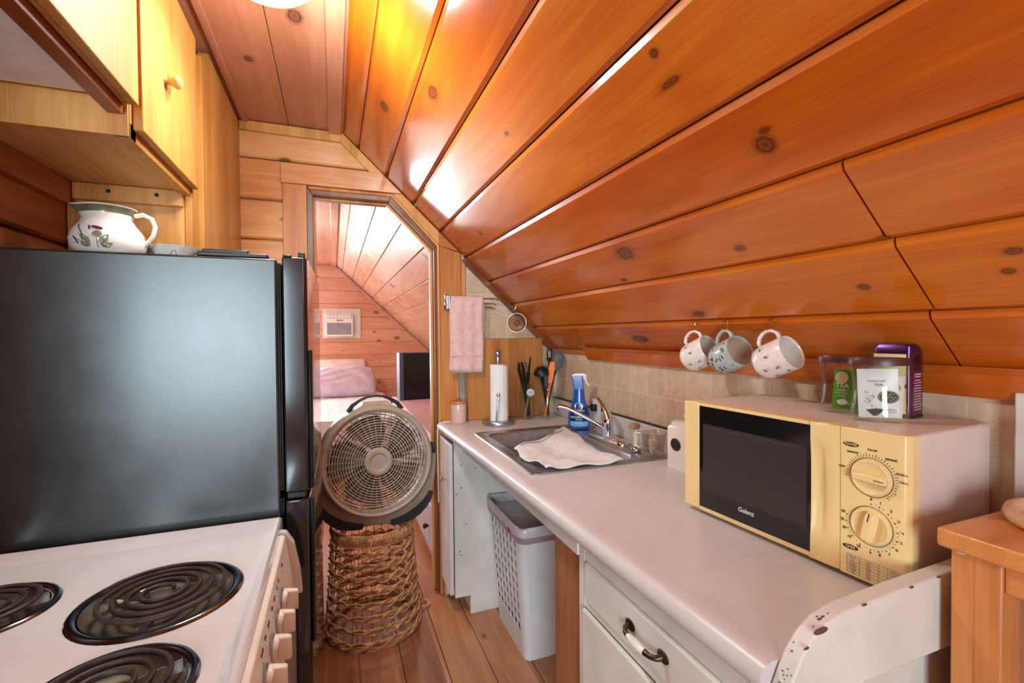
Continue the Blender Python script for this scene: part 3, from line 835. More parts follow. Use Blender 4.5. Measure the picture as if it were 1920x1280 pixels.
for x, z in ((.57, .74), (.57, .63), (.56, .32), (.565, .30), (.59, .45), (.64, .72), (.545, .60)):
    MB().cyl((x, 2.1962, z), (x, 2.1972, z), .003, .003, 8).build('nail_hole', GASK, fc, True)

# ------------------------------------------------------------------ sink, tap
sk = thing('kitchen_sink', 'stainless steel drop-in sink set in the white worktop', 'sink', (.875, 1.74, CT))


def rr(x0, x1, y0, y1, r, z, n=6):
    pts = []
    for cx, cy, a in ((x1 - r, y1 - r, 0), (x0 + r, y1 - r, PI / 2), (x0 + r, y0 + r, PI), (x1 - r, y0 + r, 1.5 * PI)):
        for k in range(n + 1):
            t = a + PI / 2 * k / n; pts.append((cx + r * math.cos(t), cy + r * math.sin(t), z))
    return pts


X0, X1, Y0, Y1 = .600, 1.152, 1.388, 2.086
mb = MB().loft([rr(X0, X1, Y0, Y1, .022, CT), rr(X0 + .002, X1 - .002, Y0 + .002, Y1 - .002, .022, CT + .005), rr(X0 + .012, X1 - .012, Y0 + .012, Y1 - .012, .02, CT + .007),
                rr(X0 + .022, X1 - .022, Y0 + .022, Y1 - .022, .02, CT + .003),
                rr(.648, 1.045, 1.43, 2.045, .05, CT + .003), rr(.653, 1.040, 1.435, 2.040, .05, CT - .004), rr(.668, 1.025, 1.450, 2.025, .06, CT - .15), rr(.70, .99, 1.49, 1.99, .06, CT - .165)], True, False)
mb.face(rr(.70, .99, 1.49, 1.99, .06, CT - .165))
mb.build('basin', STEEL, sk, True, smooth=50)
MB().lathe([(.045, .003), (.042, .001), (.03, -.002), (.001, -.002)], (.845, 1.74, CT - .163), 28).build('drain', CHROME, sk, True)
tp = thing('kitchen_tap', 'chrome single-lever tap on the sink rim beside the blue spray bottle', 'tap', (1.105, 1.735, CT + .005))
mb = MB().loft([rr(-.028, .028, -.135, .135, .027, -.003), rr(-.028, .028, -.135, .135, .027, .008), rr(-.022, .022, -.129, .129, .022, .014), rr(-.012, .012, -.05, .05, .012, .018)])
mb.build('base_plate', CHROME, tp, smooth=50)
MB().lathe([(.026, .012), (.024, .03), (.023, .062), (.024, .066), (.024, .085), (.017, .098), (.001, .102)], seg=28).build('valve_body', CHROME, tp, smooth=50)
mb = MB().tube([(-.012, .004, .045), (-.06, .03, .078), (-.115, .060, .112), (-.155, .082, .134), (-.178, .094, .140), (-.190, .100, .136), (-.192, .101, .126)], [.011, .0105, .0105, .011, .0115, .0115, .0115], 14, flat=(1.25, .8))
mb.build('spout', CHROME, tp)
mb = MB().tube([(.002, -.012, .09), (0.0, .01, .118), (-.004, .040, .150), (-.006, .068, .168)], [.018, .0145, .009, .007], 12, flat=(1.2, .7))
mb.build('lever', CHROME, tp)

# ------------------------------------------------------------------ jug and dish on the refrigerator


def rad(prof, z):
    for (r0, z0), (r1, z1) in zip(prof, prof[1:]):
        if min(z0, z1) <= z <= max(z0, z1) and z0 != z1: return r0 + (r1 - r0) * (z - z0) / (z1 - z0)
    return prof[-1][0]


def decal(mb, prof, th, z, pts, off=.0006, c=(0, 0), sx=1, sy=1):
    """a little painted shape on a turned body: pts are (along, up) in metres about angle th, height z"""
    out = []
    for a, u in pts:
        zz = z + u; r = rad(prof, zz) + off; t = th + a / max(r, .01)
        out.append((math.cos(t) * r * sx + c[0], math.sin(t) * r * sy + c[1], zz))
    mb.face(out)


def ell(a, b, rot=0, n=10, o=(0, 0)):
    return [(o[0] + a * math.cos(t) * math.cos(rot) - b * math.sin(t) * math.sin(rot), o[1] + a * math.cos(t) * math.sin(rot) + b * math.sin(t) * math.cos(rot)) for t in [2 * PI * k / n for k in range(n)]]


def leaf(a, b, rot, o):
    q = []
    for k in range(13):
        t = k / 12; q.append((t * a, math.sin(PI * t ** .8) * b))
    q += [(t[0], -t[1]) for t in reversed(q[1:-1])]
    return [(o[0] + x * math.cos(rot) - y * math.sin(rot), o[1] + x * math.sin(rot) + y * math.cos(rot)) for x, y in q]


def stem(a, rot, o, w_=.0007): return leaf(a, w_, rot, o)


jg = thing('jug', 'white pottery jug painted with thistles and leaves, on top of the black refrigerator', 'jug', (-.523, 1.455, FT + .0005), 0)
JP = [(.045, 0), (.062, .004), (.074, .022), (.077, .040), (.072, .060), (.058, .080), (.049, .095), (.050, .112), (.058, .124)]
seg = 40; rings = []
for ring_r, z in JP + [(.055, .124), (.046, .110), (.046, .095), (.055, .08), (.07, .05), (.07, .03), (.045, .006)]:
    r_ = []
    for k in range(seg):
        t = 2 * PI * k / seg; rr_ = ring_r
        if z > .09:
            sp = max(0, math.cos(t - PI)) ** 8 * (z - .09) / .034
            rr_ += .020 * sp
            r_.append((math.cos(t) * rr_, math.sin(t) * rr_ * (1 - .0 * sp), z + .004 * sp))
        else: r_.append((math.cos(t) * rr_, math.sin(t) * rr_, z))
    rings.append(r_)
MB().loft(rings, True, False).build('body', CERAM, jg, smooth=60)
MB().tube([(.054, 0, .108), (.072, 0, .113), (.090, 0, .104), (.097, 0, .084), (.092, 0, .060), (.082, 0, .044), (.073, 0, .034)], [.006, .0065, .0062, .006, .006, .006, .006], 12, flat=(1.25, .85)).build('handle', CERAM, jg)
mb = MB()
TH = -1.62
rings2 = []
for z in (.106, .113, .121):
    r_ = []
    for k in range(seg):
        t = 2 * PI * k / seg; sp = max(0, math.cos(t - PI)) ** 8 * (z - .09) / .034
        r0 = rad(JP, z) + .0008 + .020 * sp
        r_.append((math.cos(t) * r0, math.sin(t) * r0, z + .004 * sp))
    rings2.append(r_)
mb.loft(rings2, True, False); mb.build('rim_band', INKO, jg, smooth=60)
mb = MB()
for a, b_, rot, o in ((.034, .008, 2.25, (-.006, .008)), (.030, .008, .95, (.012, .010)), (.022, .006, .35, (.016, .006)), (.020, .005, 2.8, (-.008, .006))):
    decal(mb, JP, TH, .012, leaf(a, b_, rot, o))
decal(mb, JP, TH, .012, ell(.0095, .0085, 0, 14, (.008, .034)), .0010)
mb.build('painted_leaf', INKG, jg, smooth=0)
mb = MB()
for rot, o, L_ in ((1.57, (.008, .0), .027), (2.3, (-.004, .004), .045), (2.6, (-.006, .004), .05), (1.0, (.012, .004), .034), (2.85, (-.006, .003), .052), (.5, (.014, .003), .03)):
    decal(mb, JP, TH, .012, stem(L_, rot, o), .0011)
for k in range(16):
    t = k / 15; decal(mb, JP, TH, .012, ell(.0016, .0011, 0, 6, (-.022 - .016 * t + .002 * (k % 2), .030 + .028 * t)), .001)
    decal(mb, JP, TH, .012, ell(.0016, .0011, 0, 6, (-.034 - .012 * t + .002 * (k % 2), .012 + .016 * t)), .001)
    if k < 9: decal(mb, JP, TH, .012, ell(.0015, .0012, 0, 6, (-.008 - .006 * t + .002 * (k % 2), .045 + .018 * t)), .001)
mb.build('painted_sprig', INK, jg, smooth=0)
mb = MB(); decal(mb, JP, TH, .012, ell(.0125, .004, -.25, 14, (.006, .050)), .001)
mb.build('painted_flower', INKP, jg, smooth=0)

bw = thing('serving_dish', 'white pottery dish with plum painted flowers, behind the jug on the refrigerator', 'dish', (-.428, 1.562, FT + .0005))
BP = [(.05, 0), (.052, .004), (.058, .020), (.068, .034), (.080, .044), (.082, .047)]
MB().lathe(BP + [(.079, .047), (.066, .037), (.05, .018), (.045, .006), (.001, .005)], seg=44).build('bowl', CERAM, bw, smooth=60)
mb = MB()
for q in range(7):
    th = -2.6 + q * .42
    for k in range(6): decal(mb, BP, th + .035 * k * (1 if q % 2 else -1), .008, ell(.0018, .0014, 0, 6, (0, .003 + .0045 * k)), .0008)
    if q % 2 == 0: decal(mb, BP, th + .15, .006, ell(.0065, .0065, 0, 12, (0, .011)), .0012)
mb.build('painted_flower', INKP, bw, smooth=0)

# ------------------------------------------------------------------ wicker basket and floor fan in the doorway
bk = thing('wicker_basket', 'tall open-weave wicker basket on the plank floor, carrying the fan', 'basket', (.160, 2.300, 0))
BH = .495
br_ = lambda z: .214 - .036 * z / BH - .006 * math.sin(PI * z / BH)
mb = MB()
for k in range(30):
    a = 2 * PI * k / 30
    mb.tube([((br_(z) - .002) * math.cos(a), (br_(z) - .002) * math.sin(a), z) for z in (.01, .12, .24, .36, BH - .03)], .0016, 5)
mb.build('stakes', WICK2, bk)
for b in range(8):
    z0 = .030 + b * .0545
    mb = MB(); ph = b * .35
    for s_ in range(3):
        pts = []
        for k in range(72):
            a = 2 * PI * k / 72
            pts.append(((br_(z0) + .003 + .004 * math.sin(a * 10 + s_ * 2.1)) * math.cos(a), (br_(z0) + .003 + .004 * math.sin(a * 10 + s_ * 2.1)) * math.sin(a), z0 + (s_ - 1) * .0072 + .003 * math.sin(a * 5 + ph + s_)))
        mb.tube(pts, .0042, 6, closed=True)
    for sg in (1, -1):
        pts = []
        for k in range(144):
            a = 2 * PI * k / 144; zz = math.sin(a * 9 + ph) * sg
            r_ = br_(z0) + .008 + .005 * math.cos(a * 9 + ph) * sg
            pts.append((r_ * math.cos(a), r_ * math.sin(a), z0 + .0155 * zz))
        mb.tube(pts, .0034, 6, closed=True, flat=(1, 1.3))
    mb.build('woven_band', WICK, bk)
mb = MB()
for k in range(92):
    a = 2 * PI * k / 92; d_ = .10 + .03 * math.sin(k * 1.7)
    r0 = br_(BH - .03)
    mb.tube([(r0 * math.cos(a), r0 * math.sin(a), BH - .052), ((r0 + .009) * math.cos(a + d_ * .5), (r0 + .009) * math.sin(a + d_ * .5), BH - .018), (r0 * math.cos(a + d_), r0 * math.sin(a + d_), BH - .004)], .0058, 5)
mb.tube([(br_(BH) * math.cos(2 * PI * k / 60), br_(BH) * math.sin(2 * PI * k / 60), BH - .006) for k in range(60)], .006, 6, closed=True)
mb.tube([(br_(BH - .05) * math.cos(2 * PI * k / 60), br_(BH - .05) * math.sin(2 * PI * k / 60), BH - .055) for k in range(60)], .005, 6, closed=True)
mb.build('rim', WICK, bk)
mb = MB()
for ph in (0, PI):
    mb.tube([((br_(0) + .003 * math.cos(a * 18 + ph)) * math.cos(a), (br_(0) + .003 * math.cos(a * 18 + ph)) * math.sin(a), .0085 + .003 * math.sin(a * 18 + ph)) for a in [2 * PI * k / 160 for k in range(160)]], .0045, 5, closed=True)
mb.build('base_rope', WICK, bk)
mb = MB()
for ph in (0, PI):
    mb.tube([(.232 + .043 * math.cos(a) + .003 * math.cos(a * 12 + ph), .06 + .036 * math.sin(a), .008 + .02 * (1 - math.cos(a)) * .25 + .003 * math.sin(a * 12 + ph)) for a in [2 * PI * k / 70 for k in range(70)]], .0042, 5, closed=True)
mb.build('loop_handle', WICK, bk)

fn_ = thing('floor_fan', 'round tan floor fan with wire-like grille, standing on the wicker basket', 'fan', (.172, 2.19, .500))
CZF = .312
tilt = Matrix.Translation((0, 0, CZF)) @ Matrix.Rotation(math.radians(-4), 4, 'X') @ Matrix.Rotation(math.radians(5), 4, 'Z')
RX = Matrix.Rotation(PI / 2, 3, 'X')       # lathe z -> -y (towards the room)
mb = MB().lathe([(.216, .052), (.222, .064), (.233, .068), (.246, .055), (.250, .03), (.251, -.04), (.243, -.052), (.236, -.04), (.236, .03), (.222, .05), (.216, .052)], seg=72, rot=RX)
mb.build('drum', TAN, fn_, mx=tilt, smooth=50)
mb = MB()
for k in range(15):
    r_ = .060 + .0112 * k; zz = .060 + .010 * math.sin(PI * (k + 1) / 17)
    mb.tube([(r_ * math.cos(a), -zz, r_ * math.sin(a)) for a in [2 * PI * q / 60 for q in range(60)]], .0016 if k % 5 else .0023, 4, closed=True, flat=(1, 1.2))
for q in range(40):
    a = 2 * PI * q / 40 + .05; r0 = .055 if q % 2 == 0 else .105
    mb.tube([(r_ * math.cos(a + (r_ - .05) * .25), -(.059 + .010 * math.sin(PI * (r_ - .05) / .18)), r_ * math.sin(a + (r_ - .05) * .25)) for r_ in [r0 + (.219 - r0) * t / 4 for t in range(5)]], .0014, 4)
gr = mb.build('grille', TAN2, fn_, mx=tilt)
mb = MB().lathe([(.001, .064), (.034, .064), (.037, .068), (.041, .070), (.056, .068), (.061, .062), (.061, .052)], seg=40, rot=RX)
mb.build('grille_hub', TAN, gr, mx=tilt, smooth=40)
mb = MB()
for k in range(14):
    r_ = .05 + .0138 * k
    mb.tube([(r_ * math.cos(a), .04, r_ * math.sin(a)) for a in [2 * PI * q / 48 for q in range(48)]], .0024, 4, closed=True)
for q in range(48):
    a = 2 * PI * q / 48
    mb.tube([(.04 * math.cos(a), .04, .04 * math.sin(a)), (.238 * math.cos(a), .04, .238 * math.sin(a))], .0016, 4)
mb.cyl((0, .045, 0), (0, -.01, 0), .055, .05, 28)
mb.build('rear_guard', FANBL, fn_, mx=tilt)
for q in range(5):
    a0 = 2 * PI * q / 5 + .3; rr2 = []
    for t in range(7):
        f = t / 6; r_ = .045 + .155 * f; wd = .40 + .16 * math.sin(PI * f)
        rr2.append([(r_ * math.cos(a0 + f * .35 + s * wd), .010 - s * .022 + e_, r_ * math.sin(a0 + f * .35 + s * wd)) for s, e_ in ((-1, 0), (-.3, 0), (.4, 0), (1, 0), (.4, .002), (-.3, .002))])
    MB().loft(rr2).build('blade', FANBL, fn_, mx=tilt)
# stand: a crescent around the lower half of the drum
no = 28; inner = []; outer = []
for k in range(no + 1):
    a = PI + PI * k / no + .0
    c_, s_ = math.cos(a), math.sin(a)
    inner.append((.256 * c_, CZF + .256 * s_))
    e_ = (abs(c_) ** 3.2 + abs(s_) ** 3.2) ** (-1 / 3.2)
    outer.append((.274 * c_ * (e_ * .9 + .1) * .985, max(.012, CZF + .298 * s_ * min(e_, 1.12))))
rg = []
for k in range(no + 1):
    rg.append([(inner[k][0], -.012, inner[k][1]), (outer[k][0], -.006, outer[k][1]), (outer[k][0], .085, outer[k][1]), (inner[k][0], .085, inner[k][1])])
MB().loft(rg).build('stand', TAN, fn_, smooth=50, bevel=.003)
for s in (-1, 1):
    rg = []
    for k in (range(5, 13) if s < 0 else range(no - 12, no - 4)):
        x, z = outer[k]; d_ = Vector((x, z - CZF)).normalized()
        t = abs(k - (8.5 if s < 0 else no - 8.5)) / 4.5; g = .006 + .008 * (1 - t * t)
        rg.append([(x - d_.x * .030 * (1 - .6 * t), -.010, z - d_.y * .030 * (1 - .6 * t)), (x + d_.x * g, -.012, max(.0, z + d_.y * g)), (x + d_.x * g, .092, max(.0, z + d_.y * g)), (x - d_.x * .01, .092, z - d_.y * .01)])
    MB().loft(rg).build('rubber_foot', NAVY, fn_, smooth=50)
    MB().lathe([(.001, .022), (.018, .022), (.026, .016), (.028, 0)], seg=24, rot=Matrix.Rotation(s * PI / 2, 3, 'Y')).build('tilt_knob', NAVY, fn_, mx=Matrix.Translation((s * .256, .04, CZF + .02)))
mb = MB().tube([(-.118, 0, .222), (-.10, 0, .250), (-.07, 0, .270), (-.035, 0, .284), (0, 0, .288), (.035, 0, .284), (.07, 0, .270), (.10, 0, .250), (.118, 0, .222)], [.014, .012, .009, .007, .0065, .007, .009, .012, .014], 12, flat=(1.8, .8))
mb.build('carry_handle', NAVY, fn_, mx=tilt)
MB().loft([[(x, y, z) for x, z in ((-.105, .225), (.105, .225), (.066, .246), (.055, .262), (-.055, .262), (-.066, .246))] for y in (-.03, .03)]).build('handle_block', TAN, fn_, mx=tilt, smooth=0, bevel=.004)

# ------------------------------------------------------------------ laundry bin
lb = thing('laundry_bin', 'white plastic bin with square holes and a liner, under the worktop', 'bin', (.84, 1.96, 0))
B0 = (.735, .985, 1.785, 2.150); B1 = (.690, 1.03, 1.735, 2.178); BZ = .575


def bp(x, y, z):
    t = z / BZ
    x0 = B0[0] + (B1[0] - B0[0]) * t; x1 = B0[1] + (B1[1] - B0[1]) * t; y0 = B0[2] + (B1[2] - B0[2]) * t; y1 = B0[3] + (B1[3] - B0[3]) * t
    return (x0 + (x1 - x0) * x, y0 + (y1 - y0) * y, z)


def cor(z, ins=0.0, r=.10, n=5):
    out = []
    for cx, cy, a in ((1 - r, 1 - r, 0), (r, 1 - r, PI / 2), (r, r, PI), (1 - r, r, 1.5 * PI)):
        for k in range(n + 1):
            t = a + PI / 2 * k / n; x = cx + r * math.cos(t); y = cy + r * math.sin(t)
            out.append(bp(.5 + (x - .5) * (1 - ins * 2), .5 + (y - .5) * (1 - ins * 2), z))
    return out


# walls: corners and three plain sides as one open sheet, the holed side built of cells
mb = MB()
order = lambda z: cor(z)[12:] + cor(z)[:12]
zs = [.0, .02, .10, .30, .50, BZ]
mb.loft([order(z) for z in zs], False, False)                 # starts at the (0,0)-corner, runs round to the far (0,1)-corner
mb.face(list(reversed(cor(.002))))
lo, hi = .115, .90
for k0, k1 in ((0, 0),):
    mb.loft([[bp(0, y, z) for y in (.10, lo)] for z in zs], False, False); mb.loft([[bp(0, y, z) for y in (hi, .90)] for z in zs], False, False)
NC, NR = 7, 9
z0, z1 = .105, .520
mb.loft([[bp(0, y, z) for y in (lo, hi)] for z in (0, .03, z0)], False, False); mb.loft([[bp(0, y, z) for y in (lo, hi)] for z in (z1, BZ)], False, False)
for i in range(NC):
    for j in range(NR):
        ya, yb = lo + (hi - lo) * i / NC, lo + (hi - lo) * (i + 1) / NC; za, zb = z0 + (z1 - z0) * j / NR, z0 + (z1 - z0) * (j + 1) / NR
        O_ = []; I_ = []
        for k in range(16):
            a = 2 * PI * k / 16 + PI / 16; c_, s_ = math.cos(a), math.sin(a); e_ = 1 / max(abs(c_), abs(s_)); q = (abs(c_) ** 5 + abs(s_) ** 5) ** (-.2)
            O_.append(bp(0, (ya + yb) / 2 + c_ * e_ * (yb - ya) / 2, (za + zb) / 2 + s_ * e_ * (zb - za) / 2))
            I_.append(bp(0, (ya + yb) / 2 + c_ * q * (yb - ya) * .335, (za + zb) / 2 + s_ * q * (zb - za) * .34))
        for k, (sy_, sz_) in ((2, (1, 1)), (6, (-1, 1)), (10, (-1, -1)), (14, (1, -1))):
            pass
        for cy_, cz_ in ((ya, za), (ya, zb), (yb, za), (yb, zb)):
            tgt = Vector(bp(0, cy_, cz_)); kk = min(range(16), key=lambda i_: (Vector(O_[i_]) - tgt).length); O_[kk] = tuple(tgt)
        mb.loft([O_, I_, [(x + .003, y, z) for x, y, z in I_]], True, False)
mb.build('tub', BINW, lb, True, smooth=30)
mb = MB()
mb.loft([cor(BZ - .018, -.012), cor(BZ - .004, -.016), cor(BZ + .004, -.008), cor(BZ + .003, .012), cor(BZ - .01, .016)], True, False)
mb.build('rim', BINW, lb, True, smooth=50)
mb = MB()
ringw = lambda z, ins, amp, ph: [(x + amp * math.sin(k * 1.9 + ph), y + amp * math.cos(k * 2.3 + ph), zz + amp * math.sin(k * 1.3 + ph * 2)) for k, (x, y, zz) in enumerate(cor(z, ins))]
mb.loft([ringw(BZ - .030, -.020, .001, 0), ringw(BZ + .004, -.020, .002, 1), ringw(BZ + .012, -.006, .003, 2), ringw(BZ + .006, .02, .003, 3), ringw(BZ - .06, .03, .006, 4), ringw(BZ - .18, .035, .008, 5), ringw(BZ - .32, .05, .008, 6), ringw(.12, .06, .004, 7)], True, True)
mb.build('liner', LINER, lb, True, smooth=80)
mb = MB().loft([cor(BZ - .055, -.006), cor(BZ - .055, -.014), cor(BZ - .028, -.022), cor(BZ - .026, -.010)], True, False)
mb.build('liner_band', LINERP, lb, True, smooth=50)
x, y, z = bp(0, .24, BZ - .030); MB().cyl((x - .012, y, z), (x - .0085, y, z), .010, .010, 18).build('sticker', RED, lb, True)

# ------------------------------------------------------------------ things on the worktop
# dish towel spread over the sink
P4 = [(.640, 1.68), (1.012, 1.965), (.945, 1.395), (.650, 1.392)]     # far-front, far-back, near-back, near-front
mb = MB(); NU = 46; grid = []
for i in range(NU + 1):
    row = []
    for j in range(NU + 1):
        u, v = i / NU, j / NU                       # u: far to near, v: front to back
        ex = 1 + .0
        a = Vector(P4[0]).lerp(Vector(P4[1]), v); b = Vector(P4[3]).lerp(Vector(P4[2]), v)
        p = a.lerp(b, u)
        p.x += .010 * math.sin(u * 9 + 1) * (1 - v) + .012 * math.sin(u * 7) * v; p.y += .010 * math.sin(v * 8) * (1 - u) - .006 * math.sin(v * 9 + 1) * u
        z = CT + .012 + .006 * math.sin(u * 7 + v * 3) * math.sin(v * 6) + .005 * math.sin(v * 13 - u * 5) + .003 * math.sin(u * 21 + v * 8)
        z += .010 * math.exp(-((u - .15) ** 2 + (v - .75) ** 2) * 14) - .022 * math.exp(-((u - .5) ** 2 + (v - .55) ** 2) * 9)
        z += .006 * math.exp(-((p.x - .66) / .02) ** 2)
        row.append((p.x, p.y, max(z, CT + .0085 if (p.x < .66 or p.y < 1.44) else CT - .03)))
    grid.append(row)
for i in range(NU):
    for j in range(NU):
        mb.face([grid[i][j], grid[i + 1][j], grid[i + 1][j + 1], grid[i][j + 1]])
bmesh.ops.remove_doubles(mb.b, verts=mb.b.verts, dist=1e-6)
o = mb.build('dish_towel', TERRY, smooth=180)
md = o.modifiers.new('thick', 'SOLIDIFY'); md.thickness = .004; md.offset = 1
tag(o, 'white terry dish towel spread flat over the sink', 'towel')
mb = MB()
for off in (.06, .075):
    mb.tube([(Vector(grid[int((off) * NU)][j]) + Vector((0, 0, .0048))) for j in range(4, NU - 2)], .0012, 4)
mb.build('woven_stripe', mat('towel_stripe', (168, 160, 158), .9, var=.05), o)

# blue spray bottle
sb = thing('spray_bottle', 'blue dish spray bottle with white trigger, standing behind the tap', 'bottle', (1.098, 1.975, CT + .0075), math.radians(-29))
SP = [(.030, 0), (.046, .003), (.0515, .018), (.0535, .045), (.050, .075), (.042, .100), (.033, .125), (.0275, .15), (.025, .175), (.0245, .19)]
MB().lathe(SP, seg=36, sy=.62, cap=True).build('body', BLUEB, sb, smooth=60)


def strip(mb, prof, t0, t1, zs, off, sy, n=10):
    rg = []
    for z in zs:
        r = rad(prof, z) + off
        rg.append([(r * math.cos(t0 + (t1 - t0) * k / n), r * sy * math.sin(t0 + (t1 - t0) * k / n), z) for k in range(n + 1)])
    mb.loft(rg, False, False)
mb = MB(); strip(mb, SP, -PI / 2 - .95, -PI / 2 + .95, (.038, .05, .065, .08, .095, .105), .0008, .62); mb.build('label', BLUED, sb, smooth=60)
mb = MB(); strip(mb, SP, -PI / 2 - .95, -PI / 2 + .95, (.014, .02, .03, .038), .0008, .62); mb.build('label_foot', BLUEL, sb, smooth=60)
mb = MB(); decal(mb, SP, -PI / 2 - .05, .108, ell(.022, .017, .0, 18), .001, sy=.62); mb.build('label_badge', WHITEP, sb, smooth=0)
sq = lambda z: (0, -rad(SP, z) * .62 - .0018, z)
text([('POWERWASH', .0125, sq(.058), (1, 0, 0), (0, 0, 1)), ('PLATINUM', .0085, sq(.072), (1, 0, 0), (0, 0, 1)), ('DISH SPRAY', .006, sq(.047), (1, 0, 0), (0, 0, 1)), ('FRESH SCENT', .006, sq(.028), (1, 0, 0), (0, 0, 1))], WHITEP, 'label_print', sb)
text([('DAWN', .016, (0, -rad(SP, .088) * .62 - .0022, .088), (1, 0, 0), (0, -.1, 1))], WHITEP, 'label_name', sb)
mb = MB().loft([[(x, y, z) for y in (-.011, .011)] + [(x2, y, z) for y in (.011, -.011)] for x, x2, z in ((-.024, .024, .186), (-.025, .023, .20), (-.030, .020, .225), (-.035, .016, .247), (-.033, .022, .254))])
mb.build('shroud', BLUEB, sb, bevel=.004)
mb = MB().loft([[(x, y, z) for y in (-.0115, .0115)] + [(x2, y, z) for y in (.0115, -.0115)] for x, x2, z in ((-.034, .030, .252), (-.030, .032, .259), (-.014, .024, .264))])
mb.tube([(.020, 0, .250), (.030, 0, .238), (.036, 0, .218), (.050, 0, .203)], [.010, .009, .006, .005], 8, flat=(1, .8))
mb.tube([(.025, 0, .252), (.037, 0, .250)], [.009, .008], 12)
mb.build('trigger_head', WHITEP, sb, bevel=.002)

# paper towel holder and roll
hd = thing('paper_towel_holder', 'brushed steel paper towel holder with ball-topped posts', 'holder', (.785, 2.262, CT + .0005))
MB().lathe([(.001, .0), (.080, .0), (.082, .004), (.082, .016), (.079, .020), (.001, .020)], seg=48).build('base', STEEL, hd, smooth=40)
mb = MB().cyl((0, 0, .02), (0, 0, .350), .006, .006, 14); mb.ball((0, 0, .362), .0165); mb.lathe([(.0135, .325), (.0135, .345), (.007, .35)], seg=20, cap=True)
mb.build('post', STEEL, hd)
mb = MB().cyl((-.030, -.058, .018), (-.018, -.055, .150), .0048, .0048, 12); mb.ball((-.017, -.055, .156), .0105)
mb.build('tension_arm', CHROME, hd)
ro = thing('paper_towel_roll', 'nearly finished white paper towel roll on the steel holder', 'paper towel', (.785, 2.262, CT + .0215))
mb = MB(); out = []
for k in range(44):
    t = 2 * PI * k / 44; r = (abs(math.cos(t + .6)) ** 3 + abs(math.sin(t + .6)) ** 3) ** (-1 / 3) * .0385
    out.append((r * math.cos(t), r * math.sin(t)))
mb.loft([[(x, y, z) for x, y in out] for z in (0, .285)] + [[(x * .45, y * .45, .285) for x, y in out], [(x * .45, y * .45, .02) for x, y in out]], True, False)
mb.build('sheets', PAPER, ro, smooth=40)
MB().loft([[(x, y, z) for x, y in ((.010, -.044), (.030, -.040), (.046, -.026), (.049, -.010), (.047, -.009), (.044, -.025), (.029, -.038), (.010, -.042))] for z in (0, .280)]).build('loose_sheet', PAPER, ro, smooth=40)

# cutting board leaning on the tiled end wall
mb = MB().loft([[(x, y, z) for x, z in ((.665, CT + .001), (1.105, CT + .001), (1.105, 1.352), (.665, 1.352))] for y in (2.405, 2.424)])
cb = mb.build('cutting_board', W_BOARD, bevel=.004)
tag(cb, 'large butcher-block cutting board leaning upright on the tiled end wall', 'cutting board')
# pink candle jar
cn = thing('candle_jar', 'pale pink candle jar with flat wooden lid, beside the cutting board', 'candle', (.607, 2.385, CT + .0005))
MB().lathe([(.001, 0), (.038, 0), (.041, .004), (.0415, .095), (.040, .100), (.001, .100)], seg=36).build('jar', PINKG, cn, smooth=40)
MB().lathe([(.001, .100), (.043, .100), (.044, .102), (.044, .110), (.042, .113), (.001, .113)], seg=36).build('lid', W_TABLE, cn, smooth=40)
mb = MB().tube([(-.016, -.004, .113), (-.01, -.004, .124), (.004, -.004, .127), (.012, -.003, .120), (.018, -.003, .1135)], .0018, 6); mb.build('wick_trimmer', BRONZE, cn)
text([('PINK SALT', .008, (0, -.0418, .055), (1, 0, 0), (0, 0, 1))], WHITEP, 'jar_print', cn)
mb = MB().tube([(.655, END - .03, .93), (.57, 2.41, CT + .004), (.535, 2.40, CT + .005), (.509, 2.395, CT + .002), (.497, 2.393, .88), (.495, 2.392, .82), (.500, 2.40, .5)], .0038, 8)
tag(mb.build('power_cord', WHITEP), 'thin white cord running over the worktop corner beside the pink candle', 'cord')
mb = MB().box(.620, .652, END - .038, END - .0225, CT + .0005, 1.33)
cd = mb.build('conduit', GREYM, bevel=.003); tag(cd, 'grey metal cable channel on the wall below the pink towel', 'conduit')

# towel rack and pink towel
tr = thing('towel_rack', 'chrome swing-arm towel rack on the doorway casing', 'towel rack', (.557, END - .022, 1.545))
MB().box(-.014, .016, -.012, 0, -.042, .042).build('wall_plate', CHROME, tr, bevel=.004)
MB().cyl((.012, -.022, -.036), (.012, -.022, .036), .009, .009, 16).build('pivot', CHROME, tr, bevel=.002)
for z, L_ in ((.022, .285), (-.004, .27), (-.026, .26)):
    MB().tube([(.012, -.022, z), (L_ - .02, -.030 + z * .2, z), (L_, -.028 + z * .2, z - .006)], .0042, 8).build('arm', CHROME, tr)
mb = MB(); X0_, X1_ = .572, .745
rg = []
for f in range(25):
    t = f / 24
    row = []
    for k in range(17):
        u = k / 16
        x = X0_ + (X1_ - X0_) * u
        if t < .86:                                   # the front fall, bottom to top
            z = 1.185 + (1.563 - 1.185) * (t / .86) - .012 * u * (1 - t); y = 2.372 + .004 * math.sin(u * 9 + t * 2) * (1 - t) + .003 * math.sin(u * 17)
            x += -.016 * (1 - t) + .004 * math.sin(t * 7) + (.006 * (1 - t) if u > .8 else 0)
        else:
            a = (t - .86) / .14 * PI; z = 1.563 + .011 * math.sin(a); y = 2.372 + .022 * (1 - math.cos(a)) / 2
        row.append((x, y, z))
    rg.append(row)
for f in range(1, 13):
    t = f / 12
    rg.append([(X0_ + .012 + (X1_ - X0_ + .004) * k / 16 - .014 * t, 2.394 + .003 * math.sin(k / 16 * 11 + t), 1.563 - (1.563 - 1.172) * t) for k in range(17)])
mb.loft(rg, False, False)
o = mb.build('hand_towel', PINKT, smooth=180); md = o.modifiers.new('t', 'SOLIDIFY'); md.thickness = .007; md.offset = 0
tag(o, 'pale pink terry hand towel folded over the chrome rack', 'towel')
mb = MB()
